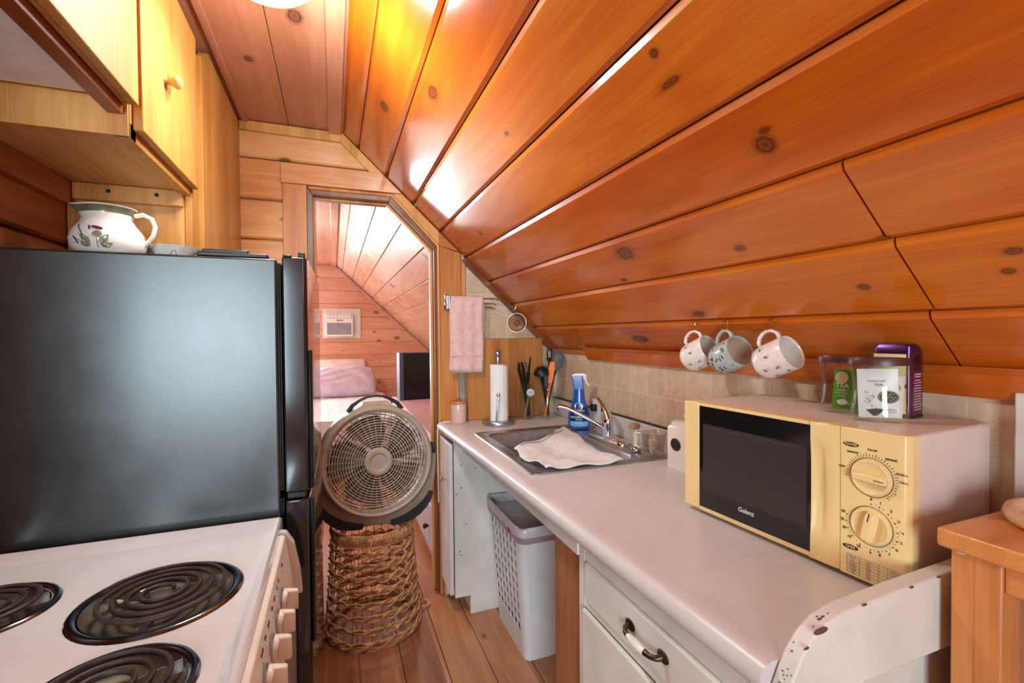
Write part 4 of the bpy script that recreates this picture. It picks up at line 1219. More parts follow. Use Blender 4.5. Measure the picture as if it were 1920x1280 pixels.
mb.box(X0_ - .012, X1_ - .010, 2.3655, 2.369, 1.262, 1.268); mb.build('woven_border', PINKT, o, bevel=.001)

# glass juicer hung on a hook


def hook(x, y, sgn=1, rot=0.0):
    z = sl(x) - .0015
    h = thing('cup_hook', '', 'hook', (x, y, z), rot)
    mb = MB().lathe([(.006, -.002), (.0055, .002), (.002, .003), (.002, -.006)], seg=14, cap=True, rot=(Vector((0, 0, 1)).rotation_difference(NSL)).to_matrix()); mb.build('base_flange', BRASS, h)
    mb = MB().tube([(0, 0, 0), (-.003, 0, -.006), (-.004, .0, -.016), (-.003, .003, -.028), (-.003, .011, -.033), (-.003, .019, -.029), (-.003, .021, -.018)], .0016, 8); mb.build('wire', BRASS, h)
    return h


hk = hook(.935, 2.375); hk['label'] = 'tiny brass cup hook holding the pressed glass juicer'
ju = thing('glass_juicer', 'pressed clear glass citrus juicer hung up by its handle', 'juicer', (.940, 2.383, 1.437), math.radians(-20))
JM = Matrix.Rotation(PI / 2, 4, 'X')
mb = MB().lathe([(.020, -.02), (.044, -.018), (.051, -.004), (.053, .006), (.050, .006), (.046, -.006), (.032, -.010), (.026, .0), (.016, .022), (.004, .034), (.001, .034)], seg=40)
mb.build('dish', CLEAR2, ju, mx=JM, smooth=60)
mb = MB()
for k in range(10):
    a = 2 * PI * k / 10
    mb.tube([(.028 * math.cos(a), .028 * math.sin(a), -.004), (.018 * math.cos(a), .018 * math.sin(a), .022), (.004 * math.cos(a), .004 * math.sin(a), .036)], [.004, .004, .002], 6)
mb.build('reamer_ridge', CLEAR2, ju, mx=JM)
mb = MB().tube([(-.012, .050, 0), (-.016, .068, 0), (-.008, .082, 0), (.004, .083, 0), (.013, .070, 0), (.012, .050, 0)], .0045, 8); mb.build('loop_handle', CLEAR2, ju, mx=JM)

# utensil glass and utensil jar
JA = (.979, 2.334); JB = (1.085, 2.304)
ga = thing('utensil_glass', 'tall clear glass holding black kitchen tools, beside the cutting board', 'glass', (*JA, CT + .0005))
MB().lathe([(.001, 0), (.038, 0), (.042, .005), (.0425, .19), (.0415, .191), (.0400, .19), (.0395, .012), (.001, .010)], seg=36).build('vessel', CLEAR, ga, smooth=40)
gb = thing('mason_jar', 'clear glass mason jar holding the orange spatula and ladle', 'jar', (*JB, CT + .0005))
MB().lathe([(.001, 0), (.040, 0), (.046, .006), (.047, .115), (.044, .132), (.037, .145), (.0365, .150), (.039, .152), (.039, .158), (.0365, .160), (.0365, .170), (.034, .170), (.034, .146), (.042, .13), (.044, .115), (.044, .012), (.001, .010)], seg=36).build('vessel', CLEAR, gb, smooth=40)


def util(name, label, cat, base, top):
    """an upright frame: local z runs along the tool from its foot to its head, local -y faces the room"""
    b, t = Vector(base), Vector(top); z = (t - b).normalized()
    y = Vector((.38, .925, 0)); y = (y - z * y.dot(z)).normalized(); x = y.cross(z)
    M = Matrix((x, y, z)).transposed().to_4x4(); M.translation = b
    o = thing(name, label, cat, mx=M); return o, (t - b).length


za = CT + .013
# in the tall glass
o, L = util('kitchen_tongs', 'black tongs with folded handles in the tall glass', 'tongs', (JA[0] + .008, JA[1] - .004, za), (JA[0] - .036, JA[1] + .012, 1.220))
for s in (-1, 1):
    mb = MB().tube([(s * .004, 0, 0), (s * .006, 0, L * .5), (s * .009, 0, L * .72), (s * .012, 0, L * .88), (s * .007, 0, L)], [.007, .009, .014, .015, .008], 10, flat=(1, .6)); mb.build('arm', BLKNY, o)
o, L = util('vegetable_peeler', 'black and steel vegetable peeler in the tall glass', 'peeler', (JA[0] + .012, JA[1] + .008, za), (JA[0] - .012, JA[1] + .004, 1.222))
MB().tube([(0, 0, 0), (0, 0, L * .60), (0, 0, L * .70)], [.009, .0125, .009], 10).build('grip', BLKNY, o)
MB().tube([(-.010, 0, L * .66), (-.011, 0, L * .85), (-.008, 0, L * .97), (0, 0, L), (.008, 0, L * .97), (.011, 0, L * .85), (.010, 0, L * .66)], .0042, 8).build('yoke', SPAT, o)
o, L = util('black_spreader', 'black handled spreader with rounded end in the tall glass', 'spreader', (JA[0] - .012, JA[1] - .004, za), (JA[0] + .004, JA[1] - .008, 1.170))
MB().tube([(0, 0, 0), (0, 0, L * .6), (0, 0, L * .85), (0, 0, L)], [.006, .009, .015, .013], 10, flat=(1, .7)).build('grip', BLKNY, o)
o, L = util('nylon_spoon', 'slim black nylon spoon standing tallest in the tall glass', 'spoon', (JA[0] - .010, JA[1] + .010, za), (JA[0] + .020, JA[1] + .002, 1.252))
MB().tube([(0, 0, 0), (0, 0, L * .6), (0, 0, L * .72), (0, 0, L * .88), (0, 0, L)], [.006, .0065, .013, .015, .006], 12, flat=(1, .35)).build('spoon_body', BLKNY, o)
o, L = util('wooden_spoon', 'wooden spoon between the two glass jars', 'spoon', (JA[0] - .004, JA[1] + .012, za), (JA[0] + .062, JA[1] + .02, 1.180))
MB().tube([(0, 0, 0), (0, 0, L * .6), (0, 0, L * .75), (0, 0, L * .92), (0, 0, L)], [.007, .008, .016, .019, .008], 12, flat=(1, .4)).build('spoon_body', WSPOON, o)
o, L = util('measuring_spoon', 'round steel measuring spoon against the front of the tall glass', 'spoon', (JA[0] - .018, JA[1] - .016, za), (JA[0] + .012, JA[1] - .026, 1.075))
MB().tube([(0, 0, 0), (0, 0, L * .72)], .006, 8, flat=(1, .3)).build('stem', SPAT, o)
MB().lathe([(.001, -.004), (.014, -.003), (.021, 0), (.023, .002), (.019, .003), (.001, .001)], seg=24, rot=Matrix.Rotation(PI / 2, 3, 'X')).build('bowl', SPAT, o, mx=Matrix.Translation((0, 0, L * .88)))
o, L = util('butter_knife', 'pale wooden butter knife inside the tall glass', 'butter knife', (JA[0] - .020, JA[1] - .006, za), (JA[0] + .006, JA[1] - .014, 1.06))
MB().tube([(0, 0, 0), (0, 0, L * .5), (0, 0, L)], [.010, .008, .006], 8, flat=(1, .35)).build('blade', W_TRAY, o)
# in the mason jar
o, L = util('soup_ladle', 'black nylon ladle hooked over the mason jar', 'ladle', (JB[0] + .004, JB[1] + .004, za), (JB[0] - .044, JB[1] - .004, 1.215))
MB().tube([(0, 0, 0), (0, 0, L * .55), (0, 0, L * .8)], [.008, .010, .020], 10, flat=(1, .6)).build('shaft', BLKNY, o)
MB().lathe([(.001, .038), (.022, .032), (.038, .016), (.043, 0), (.040, 0), (.035, .014), (.02, .028), (.001, .033)], seg=28, rot=Matrix.Rotation(math.radians(15), 3, 'X')).build('ladle_bowl', BLKNY, o, mx=Matrix.Translation((0, -.01, L * .82)))
o, L = util('broad_turner', 'broad plain black turner in the middle of the mason jar', 'turner', (JB[0] + .002, JB[1] - .006, za), (JB[0] - .026, JB[1] - .012, 1.200))
MB().loft([[(x, -.003, z) for x, z in ((-.010, L * .50), (.010, L * .50), (.024, L * .66), (.038, L * .84), (.036, L * .99), (-.036, L), (-.038, L * .84), (-.024, L * .66))], [(x, .003, z) for x, z in ((-.010, L * .50), (.010, L * .50), (.024, L * .66), (.038, L * .84), (.036, L * .99), (-.036, L), (-.038, L * .84), (-.024, L * .66))]]).build('blade', BLKNY, o, bevel=.002)
MB().tube([(0, 0, 0), (0, 0, L * .6)], .0065, 10).build('shaft', BLKNY, o)
o, L = util('slotted_turner', 'black slotted turner at the tiled side of the mason jar', 'turner', (JB[0] - .006, JB[1] + .010, za), (1.168, 2.318, 1.275))
cs = [-.036, -.016, -.010, -.003, .003, .010, .016, .036]
mb = MB()
top_ = lambda x: L * (1.0 - .03 * (x / .036) - .02 * (x / .036) ** 2)
bot_ = lambda x: L * (.68 + .10 * (abs(x) / .036) ** 1.5)
for q in range(0, 7):
    x0, x1 = cs[q], cs[q + 1]
    if q % 2 == 0: mb.loft([[(x0, y, bot_(x0)), (x1, y, bot_(x1)), (x1, y, top_(x1)), (x0, y, top_(x0))] for y in (-.0015, .0015)])
    else:
        mb.loft([[(x0, y, bot_(x0)), (x1, y, bot_(x1)), (x1, y, L * .78), (x0, y, L * .78)] for y in (-.0015, .0015)])
        mb.loft([[(x0, y, L * .955), (x1, y, L * .955), (x1, y, top_(x1)), (x0, y, top_(x0))] for y in (-.0015, .0015)])
mb.build('blade', BLKNY, o, smooth=0)
MB().tube([(0, 0, 0), (0, 0, L * .60), (0, 0, L * .70)], [.007, .008, .013], 10, flat=(1, .5)).build('shaft', BLKNY, o)
o, L = util('loop_handled_tool', 'black handled tool with a hanging loop behind the ladle', 'kitchen tool', (JB[0] + .010, JB[1] + .012, za), (JB[0] + .030, JB[1] + .03, 1.300))
MB().tube([(0, 0, 0), (0, 0, L * .85)], [.007, .010], 10, flat=(1.3, .6)).build('grip', BLKNY, o)
MB().tube([(-.010, 0, L * .80), (-.012, 0, L * .92), (-.008, 0, L * .98), (.008, 0, L * .98), (.012, 0, L * .92), (.010, 0, L * .80)], .004, 8).build('loop', BLKNY, o)
o, L = util('silicone_spatula', 'bright orange silicone spatula leaning in the mason jar', 'spatula', (JB[0] - .026, JB[1] - .026, za), (JB[0] + .014, JB[1] - .040, 1.228))
MB().tube([(0, 0, 0), (0, 0, .02), (0, 0, L * .5), (0, 0, L * .62)], [.006, .0095, .0095, .008], 12, flat=(1, .65)).build('grip', ORANGE, o)
MB().tube([(0, 0, L * .435), (0, 0, L * .465)], .0112, 14, flat=(1, .72)).build('ferrule', CHROME, o)
sh = [(-.010, L * .60), (.012, L * .60), (.017, L * .70), (.018, L * .92), (.012, L * .99), (-.002, L), (-.014, L * .97), (-.017, L * .88), (-.012, L * .74)]
MB().loft([[(x, y, z) for x, z in sh] for y in (-.0045, .0045)]).build('blade', ORANGE, o, bevel=.003)

# outlet, soap dispenser, glass measuring cup, canister
ol = thing('outlet', 'white power outlet with black plug on the backsplash behind the tap', 'outlet', (1.186, 1.955, 1.0))
MB().box(-.006, 0, -.036, .036, -.058, .058).build('plate', WHITEP, ol, bevel=.003)
MB().box(-.030, -.006, -.012, .018, .0, .034).build('plug', BLACKP, ol, bevel=.005)
sd = thing('soap_dispenser', 'pale soap dispenser with amber nozzle at the near end of sink', 'dispenser', (1.092, 1.515, CT + .0075), math.radians(28))
MB().lathe([(.001, 0), (.020, 0), (.022, .004), (.020, .010), (.012, .018), (.001, .02)], seg=24).build('base', CHROME, sd, smooth=50)
MB().lathe([(.0115, .016), (.0125, .022), (.0135, .075), (.0115, .085), (.001, .086)], seg=20).build('stem', mat('cloudy_plastic', (226, 206, 186), .25, var=.05, coat=.3), sd, smooth=50)
MB().tube([(.014, 0, .092), (0, 0, .094), (-.026, 0, .099), (-.038, 0, .100)], [.013, .0145, .0125, .012], 14).build('nozzle', mat('amber_plastic', (168, 124, 92), .25, var=.1, coat=.3), sd, bevel=.002)
gc = thing('measuring_cup', 'clear glass measuring cup standing on the sink corner by the canister', 'cup', (1.112, 1.432, CT + .0085))
MB().lathe([(.001, 0), (.030, 0), (.036, .005), (.042, .04), (.046, .080), (.050, .084), (.048, .0845), (.044, .081), (.039, .04), (.033, .010), (.001, .008)], seg=36).build('vessel', SMOKE, gc, smooth=50)
MB().tube([(-.030, .034, .078), (-.048, .046, .080), (-.056, .05, .060), (-.050, .046, .030), (-.030, .028, .018)], .005, 10).build('handle', SMOKE, gc)
MB().ball((.0, .0, .035), .022, 1, 1, 1.2, 14).build('scrub_ball', mat('pale_scrubber', (214, 196, 170), .7, var=.3, vscale=90, bump=.8, bscale=120), gc)
ca = thing('ceramic_canister', 'white square ceramic canister with dark oval badge, beside the microwave', 'canister', (1.128, 1.268, CT + .0005), math.radians(-90))
MB().loft([rr(-.052, .052, -.052, .052, .012, z) if i_ != 3 else rr(-.047, .047, -.047, .047, .014, z) for i_, z in enumerate((0, .004, .138, .146))]).build('jar', CERAM, ca, smooth=50)
MB().loft([rr(-.044, .044, -.044, .044, .014, z) for z in (.146, .156)] + [rr(-.036, .036, -.036, .036, .014, .162)]).lathe([(.008, .160), (.010, .172), (.015, .176), (.014, .184), (.001, .187)], seg=20).build('lid', CERAM, ca, smooth=50)
mb = MB().loft([[(-.002 + .024 * math.cos(a), -.0525, .085 + .021 * math.sin(a)) for a in [2 * PI * k / 28 for k in range(28)]], [(-.002 + .024 * math.cos(a), -.054, .085 + .021 * math.sin(a)) for a in [2 * PI * k / 28 for k in range(28)]]]); mb.build('badge', INK, ca, smooth=0)
mb = MB().tube([(-.002 + .019 * math.cos(a), -.0543, .085 + .0165 * math.sin(a)) for a in [2 * PI * k / 28 for k in range(28)]], .0007, 4, closed=True); mb.build('badge_ring', BRONZE, ca)
text([('COFFEE', .0075, (-.002, -.0545, .085), (1, 0, 0), (0, 0, 1))], BRONZE, 'badge_print', ca)

# ------------------------------------------------------------------ microwave: local x along the front, y into the body, z up
mw = thing('microwave_oven', 'cream-fronted microwave oven with two dials, standing on the worktop', 'microwave', (.865, .988, CT + .0005), math.radians(-86))
WW, WH, WD, WF = .498, .286, .300, .012
MB().box(.004, WW - .002, .034, WD, WF, WH - .002).build('shell', MWBODY, mw, bevel=.006, seg=3)
for x in (.05, WW - .05):
    for y in (.07, WD - .05): MB().cyl((x, y, 0), (x, y, WF), .014, .016, 14).build('foot', BLACKP, mw)
front = lambda x0, x1, bul: [(x0, .036), (x1, .036), (x1, .004), (x1 - .004, 0), (x0 + .004, 0), (x0, .004)]
# left jamb + door frame in cream, glass, grip, control panel
XG0, XG1, XC = .050, .334, .390
mb = MB().box(0, XG0, 0, .036, WF, WH)
d_ = mb.build('door', YEL, mw, bevel=.004, seg=3)
MB().box(XG0 - .001, XG1 + .001, .002, .036, WH - .008, WH - .0005).build('door_edge', YEL, d_)
MB().box(XG0 - .001, XG1 + .001, .002, .036, WF, WF + .010).build('door_edge', YEL, d_)
MB().box(XG0, XG1, .0015, .03, WF + .010, WH - .008).build('door_glass', MWGLASS, d_)
MB().box(XG0 + .012, XG1 - .008, .0006, .0016, WF + .056, WH - .052).build('window_mesh', MWMESH, d_)
mb = MB()
for k in range(64):
    x = XG0 + .020 + k * .0039
    mb.box(x, x + .0018, .0003, .0007, WH - .060, WH - .058)
o = mb.build('mesh_edge', mat('perforated_edge', (92, 80, 74), .5, var=.05), d_, smooth=0); o['kind'] = 'stuff'
# scooped grip between glass and panel
rg = []
for z, dp in ((WF, 0), (WF + .035, 0), (WF + .050, .004), (WF + .075, .013), (.145, .016), (.200, .015), (.232, .009), (.246, .002), (.255, 0), (WH - .003, 0), (WH, .003)):
    rg.append([(XG1, .036, z), (XC - .001, .036, z), (XC - .001, .002, z), (XC - .012, .0, z), (XC - .022, .0 + dp * .15, z), (XG1 + .020, dp, z), (XG1 + .008, dp * .9, z), (XG1 + .001, dp * .2 - .002, z)])
MB().loft(rg).build('door_grip', YEL, d_, smooth=60)
MB().loft([[(x, y, z) for x, y in ((XC, .036), (WW, .036), (WW, .016), (WW - .006, .006), (WW - .020, .0), (XC + .001, 0), (XC, .002))] for z in (WF - .002, WH)]).build('control_panel', YEL, mw, smooth=30, bevel=.002)
KX = .443
fnum = []
for z, name, ang in ((.203, 'power_dial', 0), (.115, 'timer_dial', 78)):
    kb = MB().lathe([(.0345, -.0005), (.0345, .0008), (.0325, .0012), (.0325, .003), (.031, .006), (.0285, .007)], seg=40, rot=RX).lathe([(.0285, .007), (.026, .005), (.001, .005)], seg=40, rot=RX).build(name, YEL, mw, mx=Matrix.Translation((KX, 0, z)), smooth=40)
    a = math.radians(ang)
    rg = []
    for t in (-1, -.85, -.4, .4, .85, 1):
        wd = .0085 * (1 - .25 * abs(t)); h = .017 if abs(t) < .9 else .010
        rg.append([(t * .0275, -.004, -wd * 1.5), (t * .0275, -h, -wd * .75), (t * .0275, -h, wd * .75), (t * .0275, -.004, wd * 1.5)])
    MB().loft(rg).build('grip_bar', YEL, kb, mx=Matrix.Translation((KX, 0, z)) @ Matrix.Rotation(-a, 4, 'Y'), smooth=30, bevel=.0015)
    MB().box(.012, .0275, -.0176, -.0168, -.0006, .0006).build('pointer', INK, kb, mx=Matrix.Translation((KX, 0, z)) @ Matrix.Rotation(-a, 4, 'Y'))
    MB().lathe([(.0345, .0002), (.0352, .0010), (.0342, .0012)], seg=40, rot=RX).build('dial_ring', INK, kb, mx=Matrix.Translation((KX, 0, z)))
XD, ZD = (1, 0, 0), (0, 0, 1)
tx = []
for k, t_ in enumerate(('0', '1', '2', '3', '4', '5', '6', '7', '8', '9', '10', '15', '20', '25', '30')):
    a = math.radians(90 - [0, 18, 40, 62, 84, 105, 124, 144, 163, 181, 205, 228, 248, 266, 284][k]); r = .0485
    tx.append((t_, .0070, (KX + r * math.cos(a), -.0004, .115 + r * math.sin(a)), XD, ZD))
    tx.append(('.', .018, (KX + .0415 * math.cos(a), -.0004, .118 + .0415 * math.sin(a)), XD, ZD))
    if k < 14:
        a2 = a - math.radians(10); tx.append(('.', .010, (KX + .0415 * math.cos(a2), -.0004, .117 + .0415 * math.sin(a2)), XD, ZD))
text(tx, INK, 'timer_scale', mw)
mb = MB()
for k in range(34):
    a = math.radians(188 - k * 7.2); r0, r1 = .037, (.0412 if k % 3 else .043)
    t = .00035
    mb.loft([[(KX + r * math.cos(a) - s * t * math.sin(a), -.0004, .203 + r * math.sin(a) + s * t * math.cos(a)) for r, s in ((r0, -1), (r1, -1), (r1, 1), (r0, 1))], [(KX + r * math.cos(a) - s * t * math.sin(a), .0004, .203 + r * math.sin(a) + s * t * math.cos(a)) for r, s in ((r0, -1), (r1, -1), (r1, 1), (r0, 1))]])
o = mb.build('power_scale', INK, mw, smooth=0)
tx = []
for a, t_ in ((170, 'LOW'), (128, 'DEFROST'), (88, 'M.LOW'), (52, 'MEDIUM'), (20, 'M.HIGH'), (4, 'HIGH')):
    a = math.radians(a); tx.append((t_, .0048, (KX + .050 * math.cos(a), -.0004, .203 + .049 * math.sin(a)), XD, ZD))
text(tx, INK, 'power_print', mw)
mb = MB()
for z, in ((.2555,), (.064,)):
    mb.loft([[(KX - .034 + .0135 * math.cos(a), y, z + .0042 * math.sin(a)) for a in [2 * PI * k / 24 for k in range(24)]] for y in (-.0006, .0006)])
    o = mb.build('name_oval', INK, mw, smooth=0); mb = MB()
mb.b.free()
text([('POWER', .0062, (KX - .034, -.0009, .2555), XD, ZD), ('TIMER', .0062, (KX - .034, -.0009, .064), XD, ZD)], YEL, 'oval_print', mw)
text([('Galanz', .0152, ((XG0 + XG1) / 2 - .006, .0011, WF + .040), XD, ZD)], WHITEP, 'maker_mark', d_)
mb = MB(); gx0, gx1, gz0, gz1 = KX - .040, KX + .045, .016, .050; t = .00025
for z in [gz0 + (gz1 - gz0) * k / 6 for k in range(7)]: mb.box(gx0, gx1, -.0006, .0002, z - t, z + t)
for x in (gx0, gx0 + .021, gx0 + .052, gx0 + .066, gx1): mb.box(x - t, x + t, -.0006, .0002, gz0, gz1)
mb.build('timing_table', GREYP, mw, smooth=0)
tx = []
for r_ in range(6):
    for x, t_ in ((gx0 + .010, ('Power', 'Low', 'M.Low', 'Medium', 'M.High', 'High')[r_]), (gx0 + .036, ('Food', 'Rice', 'Soup', 'Fish', 'Meat', 'Milk')[r_]), (gx0 + .075, ('Time', '12 min', '8 min', '6 min', '9 min', '2 min')[r_])):
        tx.append((t_, .0040, (x, -.0005, gz1 - (r_ + .5) * (gz1 - gz0) / 6), XD, ZD))
text(tx, GREYP, 'table_print', mw, .0002)
MT = CT + .0005 + WH - .002          # top of the shell

# tea jars and tea tin on the microwave
TJ = [(.042, 0), (.0470, .004), (.0480, .010), (.044, .035), (.0418, .060), (.043, .085), (.0480, .110), (.049, .114)]


def tea_jar(label, x, y, rz):
    t = thing('tea_jar', label, 'jar', (x, y, MT + .0005), rz, 'oval glass tea jars on the microwave')
    MB().lathe([(.001, 0)] + TJ + [(.0468, .114), (.0455, .108), (.0408, .085), (.0395, .06), (.0417, .035), (.045, .012), (.0405, .007), (.001, .006)], seg=44, sy=.62).build('vessel', CLEAR, t, smooth=50)
    MB().lathe([(.001, .128), (.0495, .127), (.0512, .125), (.0512, .113), (.0495, .1125), (.0455, .112), (.001, .112)], seg=44, sy=.63).build('lid', LIDPL, t, smooth=40)
    return t


def packet(name, label, mx, w_, h, th, m_, cat='packet'):
    o = thing(name, label, cat, mx=mx)
    rg = []
    for z, f in ((0, .15), (h * .06, .5), (h * .3, 1), (h * .7, .8), (h * .9, .3), (h, .12)):
        rg.append([(-w_ / 2, 0, z), (-w_ * .3, -th * f, z), (w_ * .3, -th * f * .9, z), (w_ / 2, 0, z), (w_ * .3, th * f, z), (-w_ * .3, th * f, z)])
    MB().loft(rg).build('pouch', m_, o, smooth=50, bevel=.001)
    return o


TR = lambda x, y, z, rz, rx=0, ry=0: Matrix.Translation((x, y, z)) @ Matrix.Rotation(rz, 4, 'Z') @ Matrix.Rotation(rx, 4, 'X') @ Matrix.Rotation(ry, 4, 'Y')
RJ = math.radians(-52)
tea_jar('oval glass jar of green tea packets with plum lid, behind the other jar', 1.063, .704, RJ)
tea_jar('oval glass jar with plum lid holding a white tea pouch', 1.022, .611, RJ)
zt = MT + .008
p = packet('tea_packet', 'bright green tea packet with white lettering in the glass jar', TR(1.056, .697, zt, RJ, 0, .06), .052, .088, .003, PKTG)
text([('TEA', .014, (-.010, -.0042, .052), XD, ZD), ('GREEN', .006, (-.010, -.0042, .042), XD, ZD), ('PURE & MILD', .004, (-.010, -.0042, .036), XD, ZD), ('20 BAGS', .004, (-.010, -.0042, .030), XD, ZD)], WHITEP, 'print', p)
MB().loft([[(-.012 + .012 * math.cos(a), y, .070 + .013 * math.sin(a)) for a in [2 * PI * k / 20 for k in range(20)]] for y in (-.0042, -.003)]).build('badge', TINB, p, smooth=0)
MB().loft([[(-.008 + .010 * math.cos(a), y, .016 + .006 * math.sin(a)) for a in [2 * PI * k / 20 for k in range(20)]] for y in (-.0040, -.003)]).build('cup_picture', WHITEP, p, smooth=0)
packet('tea_packet', 'dark green tea packet slanting behind the bright green packet', TR(1.074, .690, zt, RJ, 0, .16), .046, .084, .002, PKTG2)
packet('tea_packet', 'mid green tea packet, narrow edge showing between jar walls', TR(1.078, .697, zt, RJ - .5, 0, .05), .036, .080, .002, PKTG)
p = packet('tea_pouch', 'white foil tea pouch with dark oval emblem in the front glass jar', TR(1.013, .604, zt, RJ, 0, -.04), .066, .098, .0035, PKTW)
MB().loft([[(.016 + .0165 * math.cos(a), y, .042 + .0125 * math.sin(a)) for a in [2 * PI * k / 30 for k in range(30)]] for y in (-.0052, -.003)]).build('emblem', INK, p, smooth=0)
mb = MB()
for k in range(46):
    a = random.random() * 6.28; r_ = random.random() ** .5
    x, z = .016 + .012 * r_ * math.cos(a), .042 + .0085 * r_ * math.sin(a); q = random.random() * 3
    mb.face([(x + .002 * math.cos(q), -.0055, z + .002 * math.sin(q)), (x - .0009 * math.sin(q), -.0055, z + .0009 * math.cos(q)), (x - .002 * math.cos(q), -.0055, z - .002 * math.sin(q)), (x + .0009 * math.sin(q), -.0055, z - .0009 * math.cos(q))])
o = mb.build('emblem_leaf', INKG, p, smooth=0); o['kind'] = 'stuff'
mb = MB().tube([(.016 + .0150 * math.cos(a), -.0054, .042 + .0112 * math.sin(a)) for a in [2 * PI * k / 30 for k in range(30)]], .0005, 4, closed=True); mb.build('emblem_ring', TINB, p)
text([('TEA', .008, (.002, -.0056, .066), XD, ZD), ('Loose Leaf', .0065, (-.002, -.0054, .074), XD, ZD), ('NATURAL', .004, (.018, -.0048, .017), XD, ZD), ('NET WT 2 OZ', .003, (.018, -.0048, .012), XD, ZD)], GREYP, 'print', p)
mb = MB()
for k in range(40):
    x, z = -.022 + .018 * random.random(), .028 + .026 * random.random() - .3 * 0; q = random.random() * 3; s_ = .0012 + .001 * random.random()
    z -= (x + .022) * .5
    mb.face([(x + s_ * math.cos(q), -.0050, z + s_ * math.sin(q)), (x - s_ * .4 * math.sin(q), -.0050, z + s_ * .4 * math.cos(q)), (x - s_ * math.cos(q), -.0050, z - s_ * math.sin(q))])
o = mb.build('printed_herbs', INK, p, smooth=0); o['kind'] = 'stuff'
MB().loft([[(x, y, z) for x, z in ((-.020, .016), (-.004, .019), (.010, .018), (-.002, .006), (-.008, .004))] for y in (-.0050, -.003)]).build('cup_picture', INK, p, smooth=0)
p = packet('tea_packet', 'pale pink tea packet with red mark behind the white pouch', TR(1.034, .592, zt, RJ, 0, .05), .030, .084, .0015, PALEP)
MB().loft([[(.004 + (.007 if k % 2 else .0035) * math.cos(a), y, .060 + (.009 if k % 2 else .004) * math.sin(a)) for k, a in enumerate([2 * PI * k / 16 for k in range(16)])] for y in (-.0024, -.001)]).build('red_mark', mat('red_print', (206, 34, 26), .5, var=.05), p, smooth=0)
packet('tea_packet', 'plain pale packet at the glass wall behind the red-marked one', TR(1.040, .600, zt, RJ - .2, 0, .10), .026, .078, .0015, PKTW)

tn = thing('tea_tin', 'purple tea tin with cream label and shiny purple lid, behind the glass jars', 'tin', (1.126, .634, MT + .0005), math.radians(-84))
MB().loft([rr(-.033, .033, -.029, .029, .008, z) for z in (.003, .134)]).build('body', TINP, tn, smooth=40)
MB().loft([rr(-.034, .034, -.030, .030, .009, z) for z in (0, .005)]).build('base_rim', INK, tn, smooth=40)
MB().loft([rr(-.0345, .0345, -.0305, .0305, .010, .134), rr(-.0345, .0345, -.0305, .0305, .010, .148), rr(-.031, .031, -.027, .027, .010, .153)]).build('lid', TINL, tn, smooth=40)
MB().box(-.032, .026, -.0298, -.0285, .008, .132).build('label', TINB, tn)
MB().box(.0325, .0336, -.012, .010, .098, .131).build('side_badge', BRONZE, tn)
text([('GREEN TEA', .0105, (-.002, -.0302, .121), XD, ZD)], INKP, 'label_print', tn)
text([('A BLEND FOR', .0045, (.0338, .0, .090), (0, 1, 0), ZD), ('WELL BEING', .0045, (.0338, .0, .085), (0, 1, 0), ZD)] + [(t_, .0040, (.0338, .0, .078 - .0055 * k), (0, 1, 0), ZD) for k, t_ in enumerate(('Sip this light tea', 'and rest for a while', 'with fresh leaves', 'picked by hand and', 'dried slowly in the', 'warm mountain air', 'then packed here', 'to keep the flavor', 'bright and clean', 'Steep three minutes', 'in hot water and', 'enjoy every day'))], TINT, 'side_print', tn)
MB().ball((.022, -.0302, .066), .006, 1, .12, .8, 12).build('berry_picture', INK, tn)

# ------------------------------------------------------------------ mugs on brass hooks
MP = [(.030, 0), (.036, .002), (.0425, .012), (.0445, .028), (.0448, .055), (.0446, .090)]
mz = Vector((.095, -.82, .56)).normalized()


def mug(label, hx, hy, m_out, m_in, az=None, ang=0.0):
    h_ = hook(hx, hy); h_['group'] = 'brass cup hooks on the sloped ceiling'
    a = (az or mz).normalized()
    up = Vector((0, 0, 1)); hd_ = (up - a * up.dot(a)).normalized(); c_ = a.cross(hd_)
    hp = Vector((hx - .003, hy + .018, sl(hx) - .0365))
    ctr = hp - hd_ * .070
    M = Matrix((hd_, c_, a)).transposed().to_4x4(); M.translation = ctr - a * .047
    t = thing('mug', label, 'mug', mx=M, group='mugs hanging over the worktop')
    MB().lathe([(.001, .003), (.028, .003), (.030, 0)] + MP[1:] + [(.0436, .0925), (.0424, .092), (.0405, .086)], seg=48).build('body', m_out, t, smooth=50)
    MB().lathe([(.0406, .087), (.0405, .03), (.036, .010), (.001, .006)], seg=48).build('lining', m_in, t, smooth=50)
    MB().tube([(.042, 0, .020), (.054, 0, .018), (.066, 0, .026), (.0735, 0, .040), (.0745, 0, .052), (.070, 0, .066), (.058, 0, .077), (.042, 0, .078)], [.0055, .0052, .005, .005, .005, .005, .0052, .006], 12, flat=(1.35, .85)).build('handle', m_out, t)
    return t, h_


def bee(mb, mw_, th, z, s=1.0, rot=0.0):
    s *= 1.25
    for k in (-1, 0, 1):
        decal(mb, MP, th, z, ell(.0011 * s, (.0034 - .0006 * abs(k)) * s, rot, 8, (k * .0032 * s * math.cos(rot), k * .0032 * s * math.sin(rot))), .0005)
    if mw_ is not None:
        decal(mw_, MP, th, z, ell(.0042 * s, .0022 * s, rot + .9, 10, (.002 * s, .006 * s)), .0004)
        decal(mw_, MP, th, z, ell(.0040 * s, .0020 * s, rot + 2.0, 10, (-.003 * s, .006 * s)), .0004)


